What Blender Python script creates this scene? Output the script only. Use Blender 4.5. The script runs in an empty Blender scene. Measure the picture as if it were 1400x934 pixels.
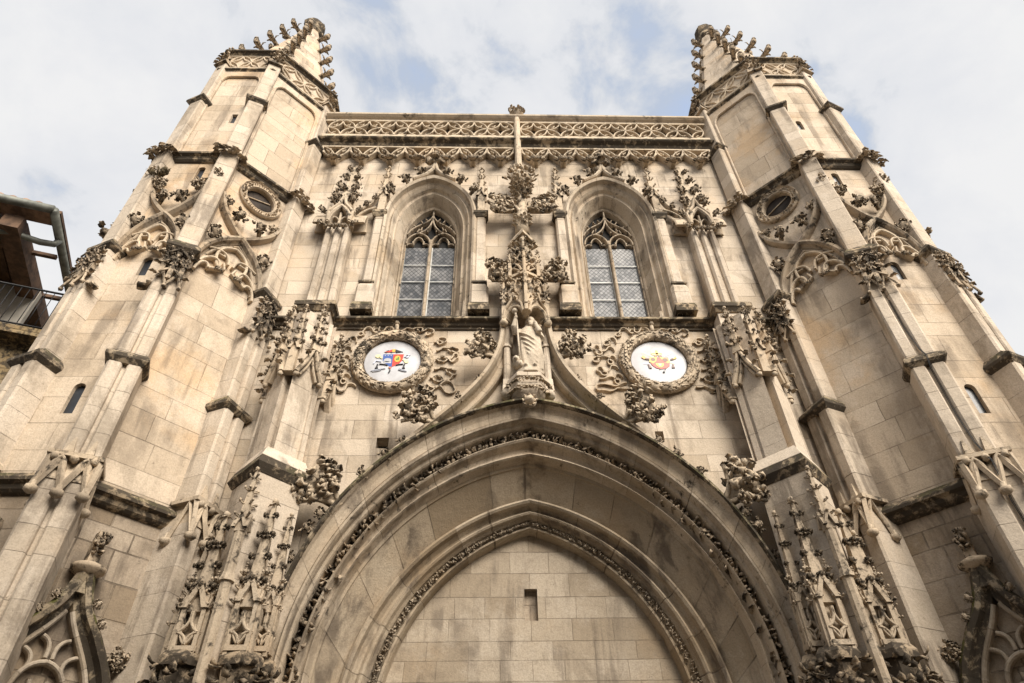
import bpy, math, random
import numpy as np
from mathutils import Vector, Matrix, noise
from mathutils.geometry import delaunay_2d_cdt
PI = math.pi
R = math.radians
scene = bpy.context.scene
col = scene.collection

# ------------------------------------------------------------------ camera
cam_d = bpy.data.cameras.new('camera')
cam = bpy.data.objects.new('camera', cam_d)
col.objects.link(cam)
yaw, pitch, roll = R(2.164), R(43.30), R(1.331)
fw = Vector((math.sin(yaw) * math.cos(pitch), math.cos(yaw) * math.cos(pitch), math.sin(pitch)))
rt = Vector((math.cos(yaw), -math.sin(yaw), 0))
up = rt.cross(fw)
r2 = math.cos(roll) * rt - math.sin(roll) * up
u2 = math.sin(roll) * rt + math.cos(roll) * up
cam.matrix_world = Matrix(((r2.x, u2.x, -fw.x, -0.7755), (r2.y, u2.y, -fw.y, -12.0), (r2.z, u2.z, -fw.z, 1.6), (0, 0, 0, 1)))
cam_d.sensor_width = 36
cam_d.lens = 933.0 / 1400 * 36
cam_d.clip_start = 0.1
cam_d.clip_end = 3000
scene.camera = cam

# ------------------------------------------------------------------ light
SUN_AZ, SUN_EL = R(151), R(37)          # clockwise from +y
sun_d = bpy.data.lights.new('sun', 'SUN')
sun_d.energy = 1.5
sun_d.angle = R(40)
sun_d.color = (1.0, 0.92, 0.81)
sun = bpy.data.objects.new('sun', sun_d)
col.objects.link(sun)
sdir = Vector((math.sin(SUN_AZ) * math.cos(SUN_EL), math.cos(SUN_AZ) * math.cos(SUN_EL), math.sin(SUN_EL)))
sun.rotation_euler = sdir.to_track_quat('Z', 'Y').to_euler()
sun.location = sdir * 60

world = bpy.data.worlds.new('World')
scene.world = world
world.use_nodes = True
wn, wl = world.node_tree.nodes, world.node_tree.links
wn.clear()
def wnode(t, **kw):
    n = wn.new(t)
    for k, v in kw.items():
        setattr(n, k, v)
    return n
w_out = wnode('ShaderNodeOutputWorld')
w_bg = wnode('ShaderNodeBackground')
w_bg.inputs['Strength'].default_value = 0.1
wl.new(w_bg.outputs[0], w_out.inputs[0])
sky = wnode('ShaderNodeTexSky', sky_type='NISHITA', sun_disc=False, sun_elevation=SUN_EL, sun_rotation=SUN_AZ)
tc = wnode('ShaderNodeTexCoord')
sep = wnode('ShaderNodeSeparateXYZ')
wl.new(tc.outputs['Generated'], sep.inputs[0])
def wmath(op, a, b=None, clamp=False):
    n = wnode('ShaderNodeMath', operation=op, use_clamp=clamp)
    for i, x in enumerate((a, b)):
        if x is None: continue
        if isinstance(x, (int, float)): n.inputs[i].default_value = x
        else: wl.new(x, n.inputs[i])
    return n.outputs[0]
zz = wmath('ADD', wmath('MAXIMUM', sep.outputs['Z'], 0.0), 0.28)
cu = wmath('DIVIDE', sep.outputs['X'], zz)
cv = wmath('DIVIDE', sep.outputs['Y'], zz)
cmb = wnode('ShaderNodeCombineXYZ')
wl.new(cu, cmb.inputs[0]); wl.new(cv, cmb.inputs[1])
def wnoise(scale, detail, rough, dist, off):
    mp = wnode('ShaderNodeMapping')
    mp.inputs['Location'].default_value = off
    wl.new(tc.outputs['Generated'], mp.inputs[0])
    n = wnode('ShaderNodeTexNoise')
    n.inputs['Scale'].default_value = scale; n.inputs['Detail'].default_value = detail
    n.inputs['Roughness'].default_value = rough; n.inputs['Distortion'].default_value = dist
    wl.new(mp.outputs[0], n.inputs['Vector'])
    return n.outputs[0]
n1 = wnoise(2.6, 5, 0.5, 0.15, (3.1, 1.7, 0.4))
n2 = wnoise(6.5, 9, 0.58, 0.25, (8.2, 4.1, 2.0))
mixn = wmath('ADD', wmath('MULTIPLY', n1, 0.5), wmath('MULTIPLY', n2, 0.5))
cr = wnode('ShaderNodeValToRGB')
cr.color_ramp.elements[0].position = 0.405
cr.color_ramp.elements[0].color = (1.12, 1.22, 1.38, 1)
cr.color_ramp.elements[1].position = 0.60
cr.color_ramp.elements[1].color = (1.82, 1.82, 1.83, 1)
e = cr.color_ramp.elements.new(0.47)
e.color = (1.62, 1.65, 1.72, 1)
wl.new(mixn, cr.inputs[0])
cover = wnode('ShaderNodeMapRange')
cover.inputs['From Min'].default_value = 0.30; cover.inputs['From Max'].default_value = 0.45
cover.inputs['To Min'].default_value = 0.55; cover.inputs['To Max'].default_value = 1.0
wl.new(mixn, cover.inputs[0])
wmix = wnode('ShaderNodeMix', data_type='RGBA')
wl.new(cover.outputs[0], wmix.inputs[0])
wl.new(sky.outputs[0], wmix.inputs[6])
wl.new(cr.outputs[0], wmix.inputs[7])
wl.new(wmix.outputs[2], w_bg.inputs['Color'])

scene.view_settings.view_transform = 'Standard'
scene.view_settings.look = 'None'
scene.view_settings.gamma = 1
scene.view_settings.exposure = 2.27
scene.view_settings.use_curve_mapping = False
scene.cycles.max_bounces = 6
scene.cycles.diffuse_bounces = 4

# ------------------------------------------------------------------ materials
class NT:
    def __init__(s, name):
        s.m = bpy.data.materials.new(name); s.m.use_nodes = True
        s.t = s.m.node_tree; s.t.nodes.clear()
        s.out = s.n('ShaderNodeOutputMaterial'); s.p = s.n('ShaderNodeBsdfPrincipled')
        s.l(s.p.outputs[0], s.out.inputs[0])
        s.tc = s.n('ShaderNodeTexCoord')
    def n(s, t, **kw):
        x = s.t.nodes.new(t)
        for k, v in kw.items(): setattr(x, k, v)
        return x
    def l(s, a, b): s.t.links.new(a, b)
    def set(s, inp, v):
        if hasattr(v, 'is_output'): s.l(v, inp)
        else: inp.default_value = v
    def math(s, op, a, b=0.0, clamp=False):
        x = s.n('ShaderNodeMath', operation=op, use_clamp=clamp)
        s.set(x.inputs[0], a); s.set(x.inputs[1], b)
        return x.outputs[0]
    def noise(s, vec, scale, detail=4, rough=0.55, dist=0.0, stretch=None, off=(0, 0, 0)):
        if stretch or off != (0, 0, 0):
            mp = s.n('ShaderNodeMapping'); s.l(vec, mp.inputs[0])
            mp.inputs['Location'].default_value = off
            if stretch: mp.inputs['Scale'].default_value = stretch
            vec = mp.outputs[0]
        x = s.n('ShaderNodeTexNoise'); s.l(vec, x.inputs['Vector'])
        x.inputs['Scale'].default_value = scale; x.inputs['Detail'].default_value = detail
        x.inputs['Roughness'].default_value = rough; x.inputs['Distortion'].default_value = dist
        return x.outputs[0]
    def rng(s, v, a, b, c=0.0, d=1.0):
        x = s.n('ShaderNodeMapRange'); x.interpolation_type = 'SMOOTHSTEP'
        s.set(x.inputs[0], v)
        for i, k in enumerate((a, b, c, d)): x.inputs[i + 1].default_value = k
        return x.outputs[0]
    def mix(s, f, a, b, mode='MIX'):
        x = s.n('ShaderNodeMix', data_type='RGBA', blend_type=mode)
        s.set(x.inputs[0], f)
        for i, v in ((6, a), (7, b)):
            if isinstance(v, tuple): x.inputs[i].default_value = (*v[:3], 1)
            else: s.l(v, x.inputs[i])
        return x.outputs[2]
    def bump(s, h, strength, dist, prev=None):
        x = s.n('ShaderNodeBump'); x.inputs['Strength'].default_value = strength; x.inputs['Distance'].default_value = dist
        s.l(h, x.inputs['Height'])
        if prev is not None: s.l(prev, x.inputs['Normal'])
        return x.outputs[0]

def stone(name, base=(0.44, 0.36, 0.255), bw=1.15, rh=0.5, mortar=0.007, crust=0.0, stain=0.35, moss=0.0, vary=0.16, warm=0.25, offs=0.0, joint=0.42, rough_b=0.4):
    """weathered limestone: coursed blocks in metres on the UV map, lichen crust and run-off stains"""
    k = NT(name); obj = k.tc.outputs['Object']; uv = k.tc.outputs['UV']
    sp = k.n('ShaderNodeSeparateXYZ'); k.l(uv, sp.inputs[0])
    # irregular course heights and slightly crooked joints
    nv = k.n('ShaderNodeTexNoise', noise_dimensions='1D'); nv.inputs['Scale'].default_value = 0.6; nv.inputs['Detail'].default_value = 1
    k.l(k.math('ADD', sp.outputs[1], offs), nv.inputs['W'])
    wob = k.noise(uv, 2.2, 2)
    v2 = k.math('ADD', k.math('ADD', sp.outputs[1], k.math('MULTIPLY', nv.outputs[0], 1.7 * rh)), k.math('MULTIPLY', wob, 0.012))
    u2_ = k.math('ADD', sp.outputs[0], k.math('MULTIPLY', k.noise(uv, 1.5, 1), 0.05))
    cb = k.n('ShaderNodeCombineXYZ'); k.l(u2_, cb.inputs[0]); k.l(v2, cb.inputs[1])
    br = k.n('ShaderNodeTexBrick'); br.offset = 0.5; br.squash = 0.75; br.squash_frequency = 3
    k.l(cb.outputs[0], br.inputs['Vector'])
    b = base
    hi = tuple(c * (1 + vary) for c in b); lo = (b[0] * (1 - vary), b[1] * (1 - vary * 1.2), b[2] * (1 - vary * 1.5))
    br.inputs['Color1'].default_value = (*hi, 1); br.inputs['Color2'].default_value = (*lo, 1)
    br.inputs['Mortar'].default_value = (b[0] * joint, b[1] * joint * 0.95, b[2] * joint * 0.9, 1)
    br.inputs['Scale'].default_value = 1; br.inputs['Mortar Size'].default_value = mortar
    br.inputs['Mortar Smooth'].default_value = 0.35; br.inputs['Brick Width'].default_value = bw; br.inputs['Row Height'].default_value = rh
    gap = k.rng(k.noise(obj, 1.7, 4, 0.6, off=(3, 8, 2)), 0.38, 0.62, 0.15, 1.0)
    br2 = k.n('ShaderNodeTexBrick'); br2.offset = 0.5; br2.squash = 0.75; br2.squash_frequency = 3
    k.l(cb.outputs[0], br2.inputs['Vector'])
    for q in ('Scale', 'Mortar Size', 'Brick Width', 'Row Height'): br2.inputs[q].default_value = {'Scale': 1, 'Mortar Size': 0, 'Brick Width': bw, 'Row Height': rh}[q]
    br2.inputs['Color1'].default_value = br.inputs['Color1'].default_value; br2.inputs['Color2'].default_value = br.inputs['Color2'].default_value
    c = k.mix(gap, br2.outputs['Color'], br.outputs['Color'])
    # warm ochre patches, pale patches, fine grain
    c = k.mix(k.math('MULTIPLY', k.rng(k.noise(obj, 0.55, 4, 0.6, off=(4, 2, 1)), 0.5, 0.68), warm), c, (b[0] * 1.06, b[1] * 0.86, b[2] * 0.62))
    c = k.mix(k.math('MULTIPLY', k.rng(k.noise(obj, 0.8, 7, 0.7, off=(1, 7, 3)), 0.5, 0.64), 0.6), c, (b[0] * 1.22, b[1] * 1.24, b[2] * 1.28))
    g = k.noise(obj, 34, 5, 0.7)
    c = k.mix(k.rng(g, 0.42, 0.62, 0.0, 0.28), c, (b[0] * 0.45, b[1] * 0.42, b[2] * 0.4))
    # run-off stains: long vertical tongues of grime
    st = k.noise(obj, 2.6, 6, 0.62, 0.3, stretch=(1, 1, 0.13))
    bl = k.noise(obj, 0.7, 5, 0.6, off=(9, 3, 5))
    sm = k.math('MULTIPLY', k.rng(st, 0.47, 0.62), k.rng(bl, 0.42, 0.58))
    c = k.mix(k.math('MULTIPLY', sm, stain), c, (0.10, 0.078, 0.06))
    wd_ = k.noise(obj, 0.9, 9, 0.72, 0.6, stretch=(1, 1, 0.55), off=(6, 1, 8))
    c = k.mix(k.math('MULTIPLY', k.rng(wd_, 0.50, 0.66), 0.95 * stain), c, (0.20, 0.16, 0.118))
    # speckled pits
    pit = k.noise(obj, 9, 8, 0.75)
    pm = k.rng(pit, 0.62, 0.7)
    c = k.mix(k.math('MULTIPLY', pm, 0.35 + stain * 0.4), c, (0.11, 0.085, 0.06))
    if crust > 0:
        cn = k.noise(obj, 5.5, 8, 0.7, 0.4)
        big = k.noise(obj, 1.3, 3, 0.5, off=(2, 2, 2))
        thr = k.math('ADD', k.math('MULTIPLY', cn, 0.7), k.math('MULTIPLY', big, 0.3))
        cm = k.rng(thr, 0.60 - 0.26 * crust, 0.70 - 0.26 * crust)
        c = k.mix(k.math('MULTIPLY', cm, 0.9), c, (0.034, 0.028, 0.022))
    if moss > 0:
        gn = k.n('ShaderNodeNewGeometry'); sn = k.n('ShaderNodeSeparateXYZ'); k.l(gn.outputs['Normal'], sn.inputs[0])
        mm = k.math('MULTIPLY', k.rng(k.noise(obj, 2.4, 7, 0.7, off=(5, 5, 5)), 0.47, 0.58), k.rng(sn.outputs[2], -0.1, 0.45))
        c = k.mix(k.math('MULTIPLY', mm, moss), c, (0.085, 0.085, 0.018))
    k.l(c, k.p.inputs['Base Color'])
    k.p.inputs['Roughness'].default_value = 0.92
    k.p.inputs['Specular IOR Level'].default_value = 0.2
    jb = k.math('SUBTRACT', 1.0, br.outputs['Fac'])
    n = k.bump(jb, 1.0, 0.02)
    n = k.bump(k.noise(obj, 3.2, 8, 0.7), 0.7, 0.035, n)
    n = k.bump(k.noise(obj, 26, 5, 0.7), rough_b, 0.012, n)
    k.l(n, k.p.inputs['Normal'])
    return k.m

def plain(name, c, rough=0.7, metal=0.0, vary=0.15, scale=6.0, bump=0.1, spec=0.4):
    k = NT(name); obj = k.tc.outputs['Object']
    nz = k.noise(obj, scale, 5, 0.6)
    k.l(k.mix(k.rng(nz, 0.35, 0.65), tuple(x * (1 - vary) for x in c), tuple(min(1, x * (1 + vary)) for x in c)), k.p.inputs['Base Color'])
    k.p.inputs['Roughness'].default_value = rough; k.p.inputs['Metallic'].default_value = metal
    k.p.inputs['Specular IOR Level'].default_value = spec
    if bump: k.l(k.bump(k.noise(obj, scale * 4, 4), bump, 0.01), k.p.inputs['Normal'])
    return k.m

M = {}
M['wall'] = stone('ashlar_limestone', (0.52, 0.442, 0.35), 1.25, 0.5, stain=0.6, vary=0.15)
M['tower'] = stone('tower_ashlar', (0.515, 0.427, 0.328), 1.45, 0.54, stain=0.5, warm=0.6, vary=0.15, offs=7.3)
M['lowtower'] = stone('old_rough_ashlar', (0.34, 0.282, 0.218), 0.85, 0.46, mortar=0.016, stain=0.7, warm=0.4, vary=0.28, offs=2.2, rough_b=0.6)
M['shaft'] = stone('dressed_limestone', (0.525, 0.447, 0.356), 30.0, 0.62, stain=0.6, vary=0.12, offs=3.0)
M['mould'] = stone('moulded_limestone', (0.46, 0.385, 0.295), 30.0, 0.8, mortar=0.008, stain=0.7, crust=0.16)
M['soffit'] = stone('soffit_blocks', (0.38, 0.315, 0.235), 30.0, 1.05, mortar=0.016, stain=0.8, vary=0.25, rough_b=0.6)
M['soffit2'] = stone('grimy_shade_stone', (0.22, 0.165, 0.11), 30, 30, crust=.3, stain=.8)  # grime, plus painted-in shade that deepens the tracery openings
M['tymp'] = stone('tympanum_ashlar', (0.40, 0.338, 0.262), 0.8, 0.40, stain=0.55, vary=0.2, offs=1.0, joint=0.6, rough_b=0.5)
M['carved'] = stone('carved_limestone', (0.43, 0.345, 0.25), 40, 40, crust=0.55, stain=0.5)
M['carvedl'] = stone('light_carved_limestone', (0.47, 0.385, 0.285), 40, 40, crust=0.33, stain=0.5)
M['cab'] = stone('crocket_limestone', (0.46, 0.375, 0.275), 40, 40, crust=0.40, stain=0.5)
M['tracery'] = stone('tracery_limestone', (0.53, 0.44, 0.33), 40, 40, crust=0.2, stain=0.4)
M['knob'] = stone('blackened_knob', (0.36, 0.285, 0.2), 40, 40, crust=0.66, stain=0.6)
M['crust'] = stone('blackened_cornice', (0.34, 0.27, 0.185), 30, 0.9, crust=0.72, moss=0.25, stain=0.6)
M['hood'] = stone('mossy_hood_mould', (0.33, 0.27, 0.19), 30, 0.85, crust=0.72, moss=0.85, stain=0.7)
M['hood2'] = stone('grimy_moulding', (0.42, 0.345, 0.26), 30, 0.85, crust=0.36, moss=0.2, stain=0.7)
M['pale'] = stone('pale_statue_stone', (0.53, 0.45, 0.35), 40, 40, vary=.05, crust=0.14, stain=0.4, warm=0.1)
M['paving'] = stone('paving_stone', (0.20, 0.18, 0.155), 0.6, 0.4, stain=0.3)
M['void'] = plain('dark_interior', (0.012, 0.011, 0.010), 0.9, bump=0)
M['shade'] = plain('unlit_interior_brown', (0.035, 0.026, 0.02), 0.9, 0, .5, 3)  # brown kept near black: shade of the tower interior put into the colour
M['slit'] = plain('dark_slit_glass', (0.03, 0.033, 0.038), 0.3, bump=0)
M['gutter'] = plain('weathered_zinc', (0.16, 0.165, 0.145), 0.55, 0.3, 0.3, 3)
M['timber'] = plain('old_brown_timber', (0.10, 0.058, 0.034), 0.8, 0, 0.4, 5)
M['timberr'] = plain('reddish_timber', (0.22, 0.095, 0.045), 0.8, 0, 0.3, 5)
M['iron'] = plain('black_iron', (0.015, 0.015, 0.016), 0.5, 0.5, 0.2, 9)
M['plaster'] = plain('grey_plaster', (0.42, 0.39, 0.34), 0.9, 0, 0.12, 2)
M['tile'] = plain('clay_roof_tile', (0.27, 0.17, 0.115), 0.85, 0, 0.35, 4)
M['oldwall'] = stone('old_stained_wall', (0.26, 0.20, 0.115), 0.5, 0.28, mortar=0.02, crust=0.5, stain=0.8)
M['lead'] = plain('lead_cames', (0.05, 0.05, 0.052), 0.6, 0.4, 0.2, 9)
M['bar'] = plain('pale_saddle_bar', (0.42, 0.42, 0.40), 0.5, 0.2, 0.2, 9)
M['weed'] = plain('dry_weed', (0.10, 0.075, 0.04), 0.9, 0, 0.4, 8)
M['white'] = plain('white_enamel', (0.44, 0.44, 0.455), 0.45, 0, 0.10, 3, 0.02)
for nm, c in dict(blue=(0.045, 0.10, 0.33), red=(0.50, 0.055, 0.03), gold=(0.72, 0.43, 0.07), yellow=(0.75, 0.62, 0.20), green=(0.10, 0.22, 0.04), black=(0.02, 0.018, 0.02),
                  grey=(0.40, 0.42, 0.47), brown=(0.12, 0.05, 0.025), rose=(0.55, 0.2, 0.12), silver=(0.55, 0.58, 0.68), lemon=(0.72, 0.66, 0.38)).items():
    M[nm] = plain('paint_' + nm, c, 0.4, 0, 0.05, 4, 0)

def glass_mat():
    k = NT('leaded_glass'); uv = k.tc.outputs['UV']
    sp = k.n('ShaderNodeSeparateXYZ'); k.l(uv, sp.inputs[0])
    p, q = 0.125, 0.155
    a = k.math('ADD', k.math('DIVIDE', sp.outputs[0], p), k.math('DIVIDE', sp.outputs[1], q))
    b = k.math('SUBTRACT', k.math('DIVIDE', sp.outputs[0], p), k.math('DIVIDE', sp.outputs[1], q))
    fl = []
    for x in (a, b):
        f = k.math('ABSOLUTE', k.math('SUBTRACT', k.math('FRACT', x), 0.5))
        fl.append(k.rng(f, 0.42, 0.455))
    lead = k.math('MAXIMUM', fl[0], fl[1])
    cb = k.n('ShaderNodeCombineXYZ'); k.l(k.math('FLOOR', a), cb.inputs[0]); k.l(k.math('FLOOR', b), cb.inputs[1])
    wn_ = k.n('ShaderNodeTexWhiteNoise', noise_dimensions='3D'); k.l(cb.outputs[0], wn_.inputs['Vector'])
    pane = k.mix(wn_.outputs['Value'], (0.05, 0.055, 0.062), (0.15, 0.15, 0.155))
    pane = k.mix(k.rng(k.noise(k.tc.outputs['Object'], 0.9, 3), 0.45, 0.6), pane, (0.22, 0.215, 0.21))
    k.l(k.mix(lead, pane, (0.022, 0.022, 0.024)), k.p.inputs['Base Color'])
    k.l(k.mix(lead, (0.34, 0.34, 0.34), (0.7, 0.7, 0.7)), k.p.inputs['Roughness'])
    # every quarry sits at its own small tilt
    vm = k.n('ShaderNodeVectorMath', operation='SUBTRACT'); k.l(wn_.outputs['Color'], vm.inputs[0]); vm.inputs[1].default_value = (0.5, 0.5, 0.5)
    vs = k.n('ShaderNodeVectorMath', operation='SCALE'); k.l(vm.outputs[0], vs.inputs[0]); vs.inputs['Scale'].default_value = 0.07
    ge = k.n('ShaderNodeNewGeometry')
    va = k.n('ShaderNodeVectorMath', operation='ADD'); k.l(ge.outputs['Normal'], va.inputs[0]); k.l(vs.outputs[0], va.inputs[1])
    vn = k.n('ShaderNodeVectorMath', operation='NORMALIZE'); k.l(va.outputs[0], vn.inputs[0])
    k.l(vn.outputs[0], k.p.inputs['Normal'])
    k.p.inputs['Specular IOR Level'].default_value = 0.25
    return k.m
M['glass'] = glass_mat()

# ------------------------------------------------------------------ mesh builder
def frame(origin, t, inward, z=(0, 0, 1)):
    t, i, z = Vector(t), Vector(inward), Vector(z)
    return Matrix(((t.x, i.x, z.x, origin[0]), (t.y, i.y, z.y, origin[1]), (t.z, i.z, z.z, origin[2]), (0, 0, 0, 1)))
def mir(s):
    return Matrix.Scale(-1, 4, (1, 0, 0)) if s < 0 else Matrix.Identity(4)

class MB:
    def __init__(s, m=None):
        s.v, s.f, s.sm, s.uv = [], [], [], {}
        s.M = m.copy() if m else Matrix.Identity(4)
    def add(s, vs, fs, smooth=False, uvs=None, m=None):
        T = s.M @ m if m is not None else s.M
        o = len(s.v); flip = T.to_3x3().determinant() < 0
        for v in vs: s.v.append(tuple(T @ Vector(v)))
        if uvs:
            for i, q in enumerate(uvs): s.uv[o + i] = q
        for f in fs:
            g = [o + i for i in f]
            s.f.append(g[::-1] if flip else g); s.sm.append(smooth)
    def box(s, x0, x1, y0, y1, z0, z1, m=None):
        vs = [(x0, y0, z0), (x1, y0, z0), (x1, y1, z0), (x0, y1, z0), (x0, y0, z1), (x1, y0, z1), (x1, y1, z1), (x0, y1, z1)]
        s.add(vs, [(0, 3, 2, 1), (4, 5, 6, 7), (0, 1, 5, 4), (1, 2, 6, 5), (2, 3, 7, 6), (3, 0, 4, 7)], m=m)
    def prism(s, poly, z0, z1, k=1.0, c=(0, 0), top=None, m=None, smooth=False):
        """vertical prism over a ccw polygon; top = other polygon, or k scales it about c"""
        n = len(poly)
        tp = top if top else [(c[0] + (x - c[0]) * k, c[1] + (y - c[1]) * k) for x, y in poly]
        vs = [(x, y, z0) for x, y in poly] + [(x, y, z1) for x, y in tp]
        fs = [tuple(range(n))[::-1], tuple(range(n, 2 * n))] + [(i, (i + 1) % n, n + (i + 1) % n, n + i) for i in range(n)]
        s.add(vs, fs, smooth, m=m)
    def rings(s, rings, closed=True, smooth=True, cap=True, uvs=None, m=None):
        n = len(rings[0]); vs = [p for r in rings for p in r]; fs = []
        q = n if closed else n - 1
        for i in range(len(rings) - 1):
            for j in range(q):
                a, b = i * n + j, i * n + (j + 1) % n
                fs.append((a, b, b + n, a + n))
        if cap and closed:
            fs.append(tuple(range(n))[::-1]); fs.append(tuple(range((len(rings) - 1) * n, len(rings) * n)))
        s.add(vs, fs, smooth, uvs, m)
    def tube(s, pts, r, n=8, smooth=True, m=None, flat=1.0):
        pts = [Vector(p) for p in pts]; rs = r if isinstance(r, (list, tuple)) else [r] * len(pts)
        out = []; prev = None
        for i, p in enumerate(pts):
            d = (pts[min(i + 1, len(pts) - 1)] - pts[max(i - 1, 0)]).normalized()
            if prev is None:
                ref = Vector((0, 0, 1)) if abs(d.z) < 0.9 else Vector((1, 0, 0))
                a = d.cross(ref).normalized()
            else:
                a = (prev - d * prev.dot(d)).normalized()
            prev = a; b = d.cross(a)
            out.append([tuple(p + (a * math.cos(2 * PI * k / n) + b * math.sin(2 * PI * k / n) * flat) * rs[i]) for k in range(n)])
        s.rings(out, True, smooth, True, None, m)
    def lathe(s, prof, n=16, c=(0, 0, 0), smooth=True, m=None, lump=0.0, seed=0):
        out = []
        for r, z in prof:
            ring = []
            for k in range(n):
                a = 2 * PI * k / n
                rr = r * (1 + lump * noise.noise((math.cos(a) * 2.3, math.sin(a) * 2.3, z * 6 + seed)))
                ring.append((c[0] + rr * math.cos(a), c[1] + rr * math.sin(a), c[2] + z))
            out.append(ring)
        s.rings(out, True, smooth, True, None, m)
    def sweep(s, path, prof, closed=False, smooth=False, m=None, cap=True, v0=0.0):
        """sweep a profile of (offset, y) along a path of (x, z) lying in the local xz plane; offset is to the left of travel"""
        P = [Vector((p[0], p[1])) for p in path]; n = len(P); rings = []; uvs = []; L = v0; np_ = len(prof)
        cum = [0.0]
        for j in range(1, np_): cum.append(cum[-1] + math.hypot(prof[j][0] - prof[j - 1][0], prof[j][1] - prof[j - 1][1]))
        for i in range(n):
            if closed: a, b = P[(i - 1) % n], P[(i + 1) % n]
            else: a, b = P[max(i - 1, 0)], P[min(i + 1, n - 1)]
            d1 = (P[i] - a); d2 = (b - P[i])
            d1 = d1.normalized() if d1.length > 1e-9 else d2.normalized(); d2 = d2.normalized() if d2.length > 1e-9 else d1
            t = d1 + d2; t = t.normalized() if t.length > 1e-6 else d1
            nl = Vector((-t.y, t.x)); kf = 1 / max(0.45, nl.dot(Vector((-d1.y, d1.x))))
            if i: L += (P[i] - P[i - 1]).length
            ring = [(P[i].x + nl.x * o * kf, y, P[i].y + nl.y * o * kf) for o, y in prof]
            rings.append(ring); uvs += [(cum[j], L) for j in range(np_)]
        if closed:
            rings.append(rings[0]); uvs += [(cum[j], L + (P[0] - P[-1]).length) for j in range(np_)]
        # profile is an open outline against the wall; order chosen so that normals face out
        nn = np_; vs = [p for r in rings for p in r]; fs = []
        for i in range(len(rings) - 1):
            for j in range(nn - 1):
                a = i * nn + j
                fs.append((a, a + nn, a + nn + 1, a + 1))
        if cap and not closed:
            fs.append(tuple(range(nn))); fs.append(tuple(range((len(rings) - 1) * nn, len(rings) * nn))[::-1])
        s.add(vs, fs, smooth, uvs, m)
    def bar(s, path, w, yf, yb, closed=False, smooth=False, m=None, ch=0.35):
        c = min(w * 0.7, abs(yb - yf) * ch)
        s.sweep(path, [(w, yb), (w, yf + c), (w * 0.4, yf), (-w * 0.4, yf), (-w, yf + c), (-w, yb)], closed, smooth, m)
    def leaf(s, p, d, n, L, W, curl, seg=5, m=None):
        p, d, n = Vector(p), Vector(d).normalized(), Vector(n)
        n = (n - d * n.dot(d))
        n = n.normalized() if n.length > 1e-5 else d.orthogonal().normalized()
        sd = d.cross(n); q = p.copy(); rings = []
        for i in range(seg + 1):
            t = i / seg; a = curl * t ** 1.4
            dd = d * math.cos(a) + n * math.sin(a); nn = n * math.cos(a) - d * math.sin(a)
            w = W * math.sin(PI * (0.16 + 0.78 * t)) * (1 + (0.28 if i % 2 else -0.18))
            th = W * 0.28
            rings.append([tuple(q + sd * w), tuple(q + nn * th * 0.3), tuple(q - sd * w), tuple(q - nn * th)])
            q = q + dd * (L / seg)
        s.rings(rings, True, True, True, None, m)
    def blob(s, c, r, seed=0, amp=0.3, n=10, k=6, sc=(1, 1, 1), m=None):
        out = []
        for i in range(k + 1):
            ph = PI * (0.02 + 0.96 * i / k); ring = []
            for j in range(n):
                a = 2 * PI * j / n
                d = Vector((math.sin(ph) * math.cos(a), math.sin(ph) * math.sin(a), -math.cos(ph)))
                rr = r * (1 + amp * noise.noise(d * 1.9 + Vector((seed * 3.1, seed, 0))))
                ring.append((c[0] + d.x * rr * sc[0], c[1] + d.y * rr * sc[1], c[2] + d.z * rr * sc[2]))
            out.append(ring)
        s.rings(out, True, True, True, None, m)
    def panel(s, outer, holes, depth=0.0, y=0.0, reveal=True, m=None):
        """flat sheet in the local xz plane (facing -y) with real openings, and their reveals going in by depth"""
        pts, edges = [], []
        for loop in [outer] + holes:
            o = len(pts); k = len(loop)
            pts += [Vector(p) for p in loop]; edges += [(o + i, o + (i + 1) % k) for i in range(k)]
        vo, eo, fo, *_ = delaunay_2d_cdt(pts, edges, [], 0, 1e-6)
        def inside(p, poly):
            r = False; j = len(poly) - 1
            for i in range(len(poly)):
                xi, zi = poly[i]; xj, zj = poly[j]
                if (zi > p[1]) != (zj > p[1]) and p[0] < (xj - xi) * (p[1] - zi) / (zj - zi) + xi: r = not r
                j = i
            return r
        fs = []
        for f in fo:
            c = sum((vo[i] for i in f), Vector((0, 0))) / len(f)
            if inside(c, outer) and not any(inside(c, h) for h in holes):
                a = sum(vo[f[i]].x * vo[f[(i + 1) % len(f)]].y - vo[f[(i + 1) % len(f)]].x * vo[f[i]].y for i in range(len(f)))
                fs.append(tuple(f) if a > 0 else tuple(f)[::-1])
        s.add([(p.x, y, p.y) for p in vo], fs, m=m)
        if depth and reveal:
            for h in holes:
                k = len(h); a = sum(h[i][0] * h[(i + 1) % k][1] - h[(i + 1) % k][0] * h[i][1] for i in range(k))
                hh = h if a > 0 else h[::-1]
                s.add([(x, y, z) for x, z in hh] + [(x, y + depth, z) for x, z in hh], [(i, i + k, (i + 1) % k + k, (i + 1) % k) for i in range(k)], m=m)
    def mesh(s, name, mat):
        me = bpy.data.meshes.new(name)
        me.from_pydata(s.v, [], s.f)
        me.polygons.foreach_set('use_smooth', s.sm)
        if mat: me.materials.append(mat)
        nl = len(me.loops)
        co = np.zeros(len(me.vertices) * 3); me.vertices.foreach_get('co', co); co = co.reshape(-1, 3)
        lv = np.zeros(nl, int); me.loops.foreach_get('vertex_index', lv)
        npol = len(me.polygons); pn = np.zeros(npol * 3); me.polygons.foreach_get('normal', pn); pn = pn.reshape(-1, 3)
        tot = np.zeros(npol, int); me.polygons.foreach_get('loop_total', tot)
        n = np.repeat(pn, tot, axis=0); p = co[lv]
        h = np.hypot(n[:, 0], n[:, 1]); steep = h > 0.55; hs = np.where(h > 1e-6, h, 1)
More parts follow.
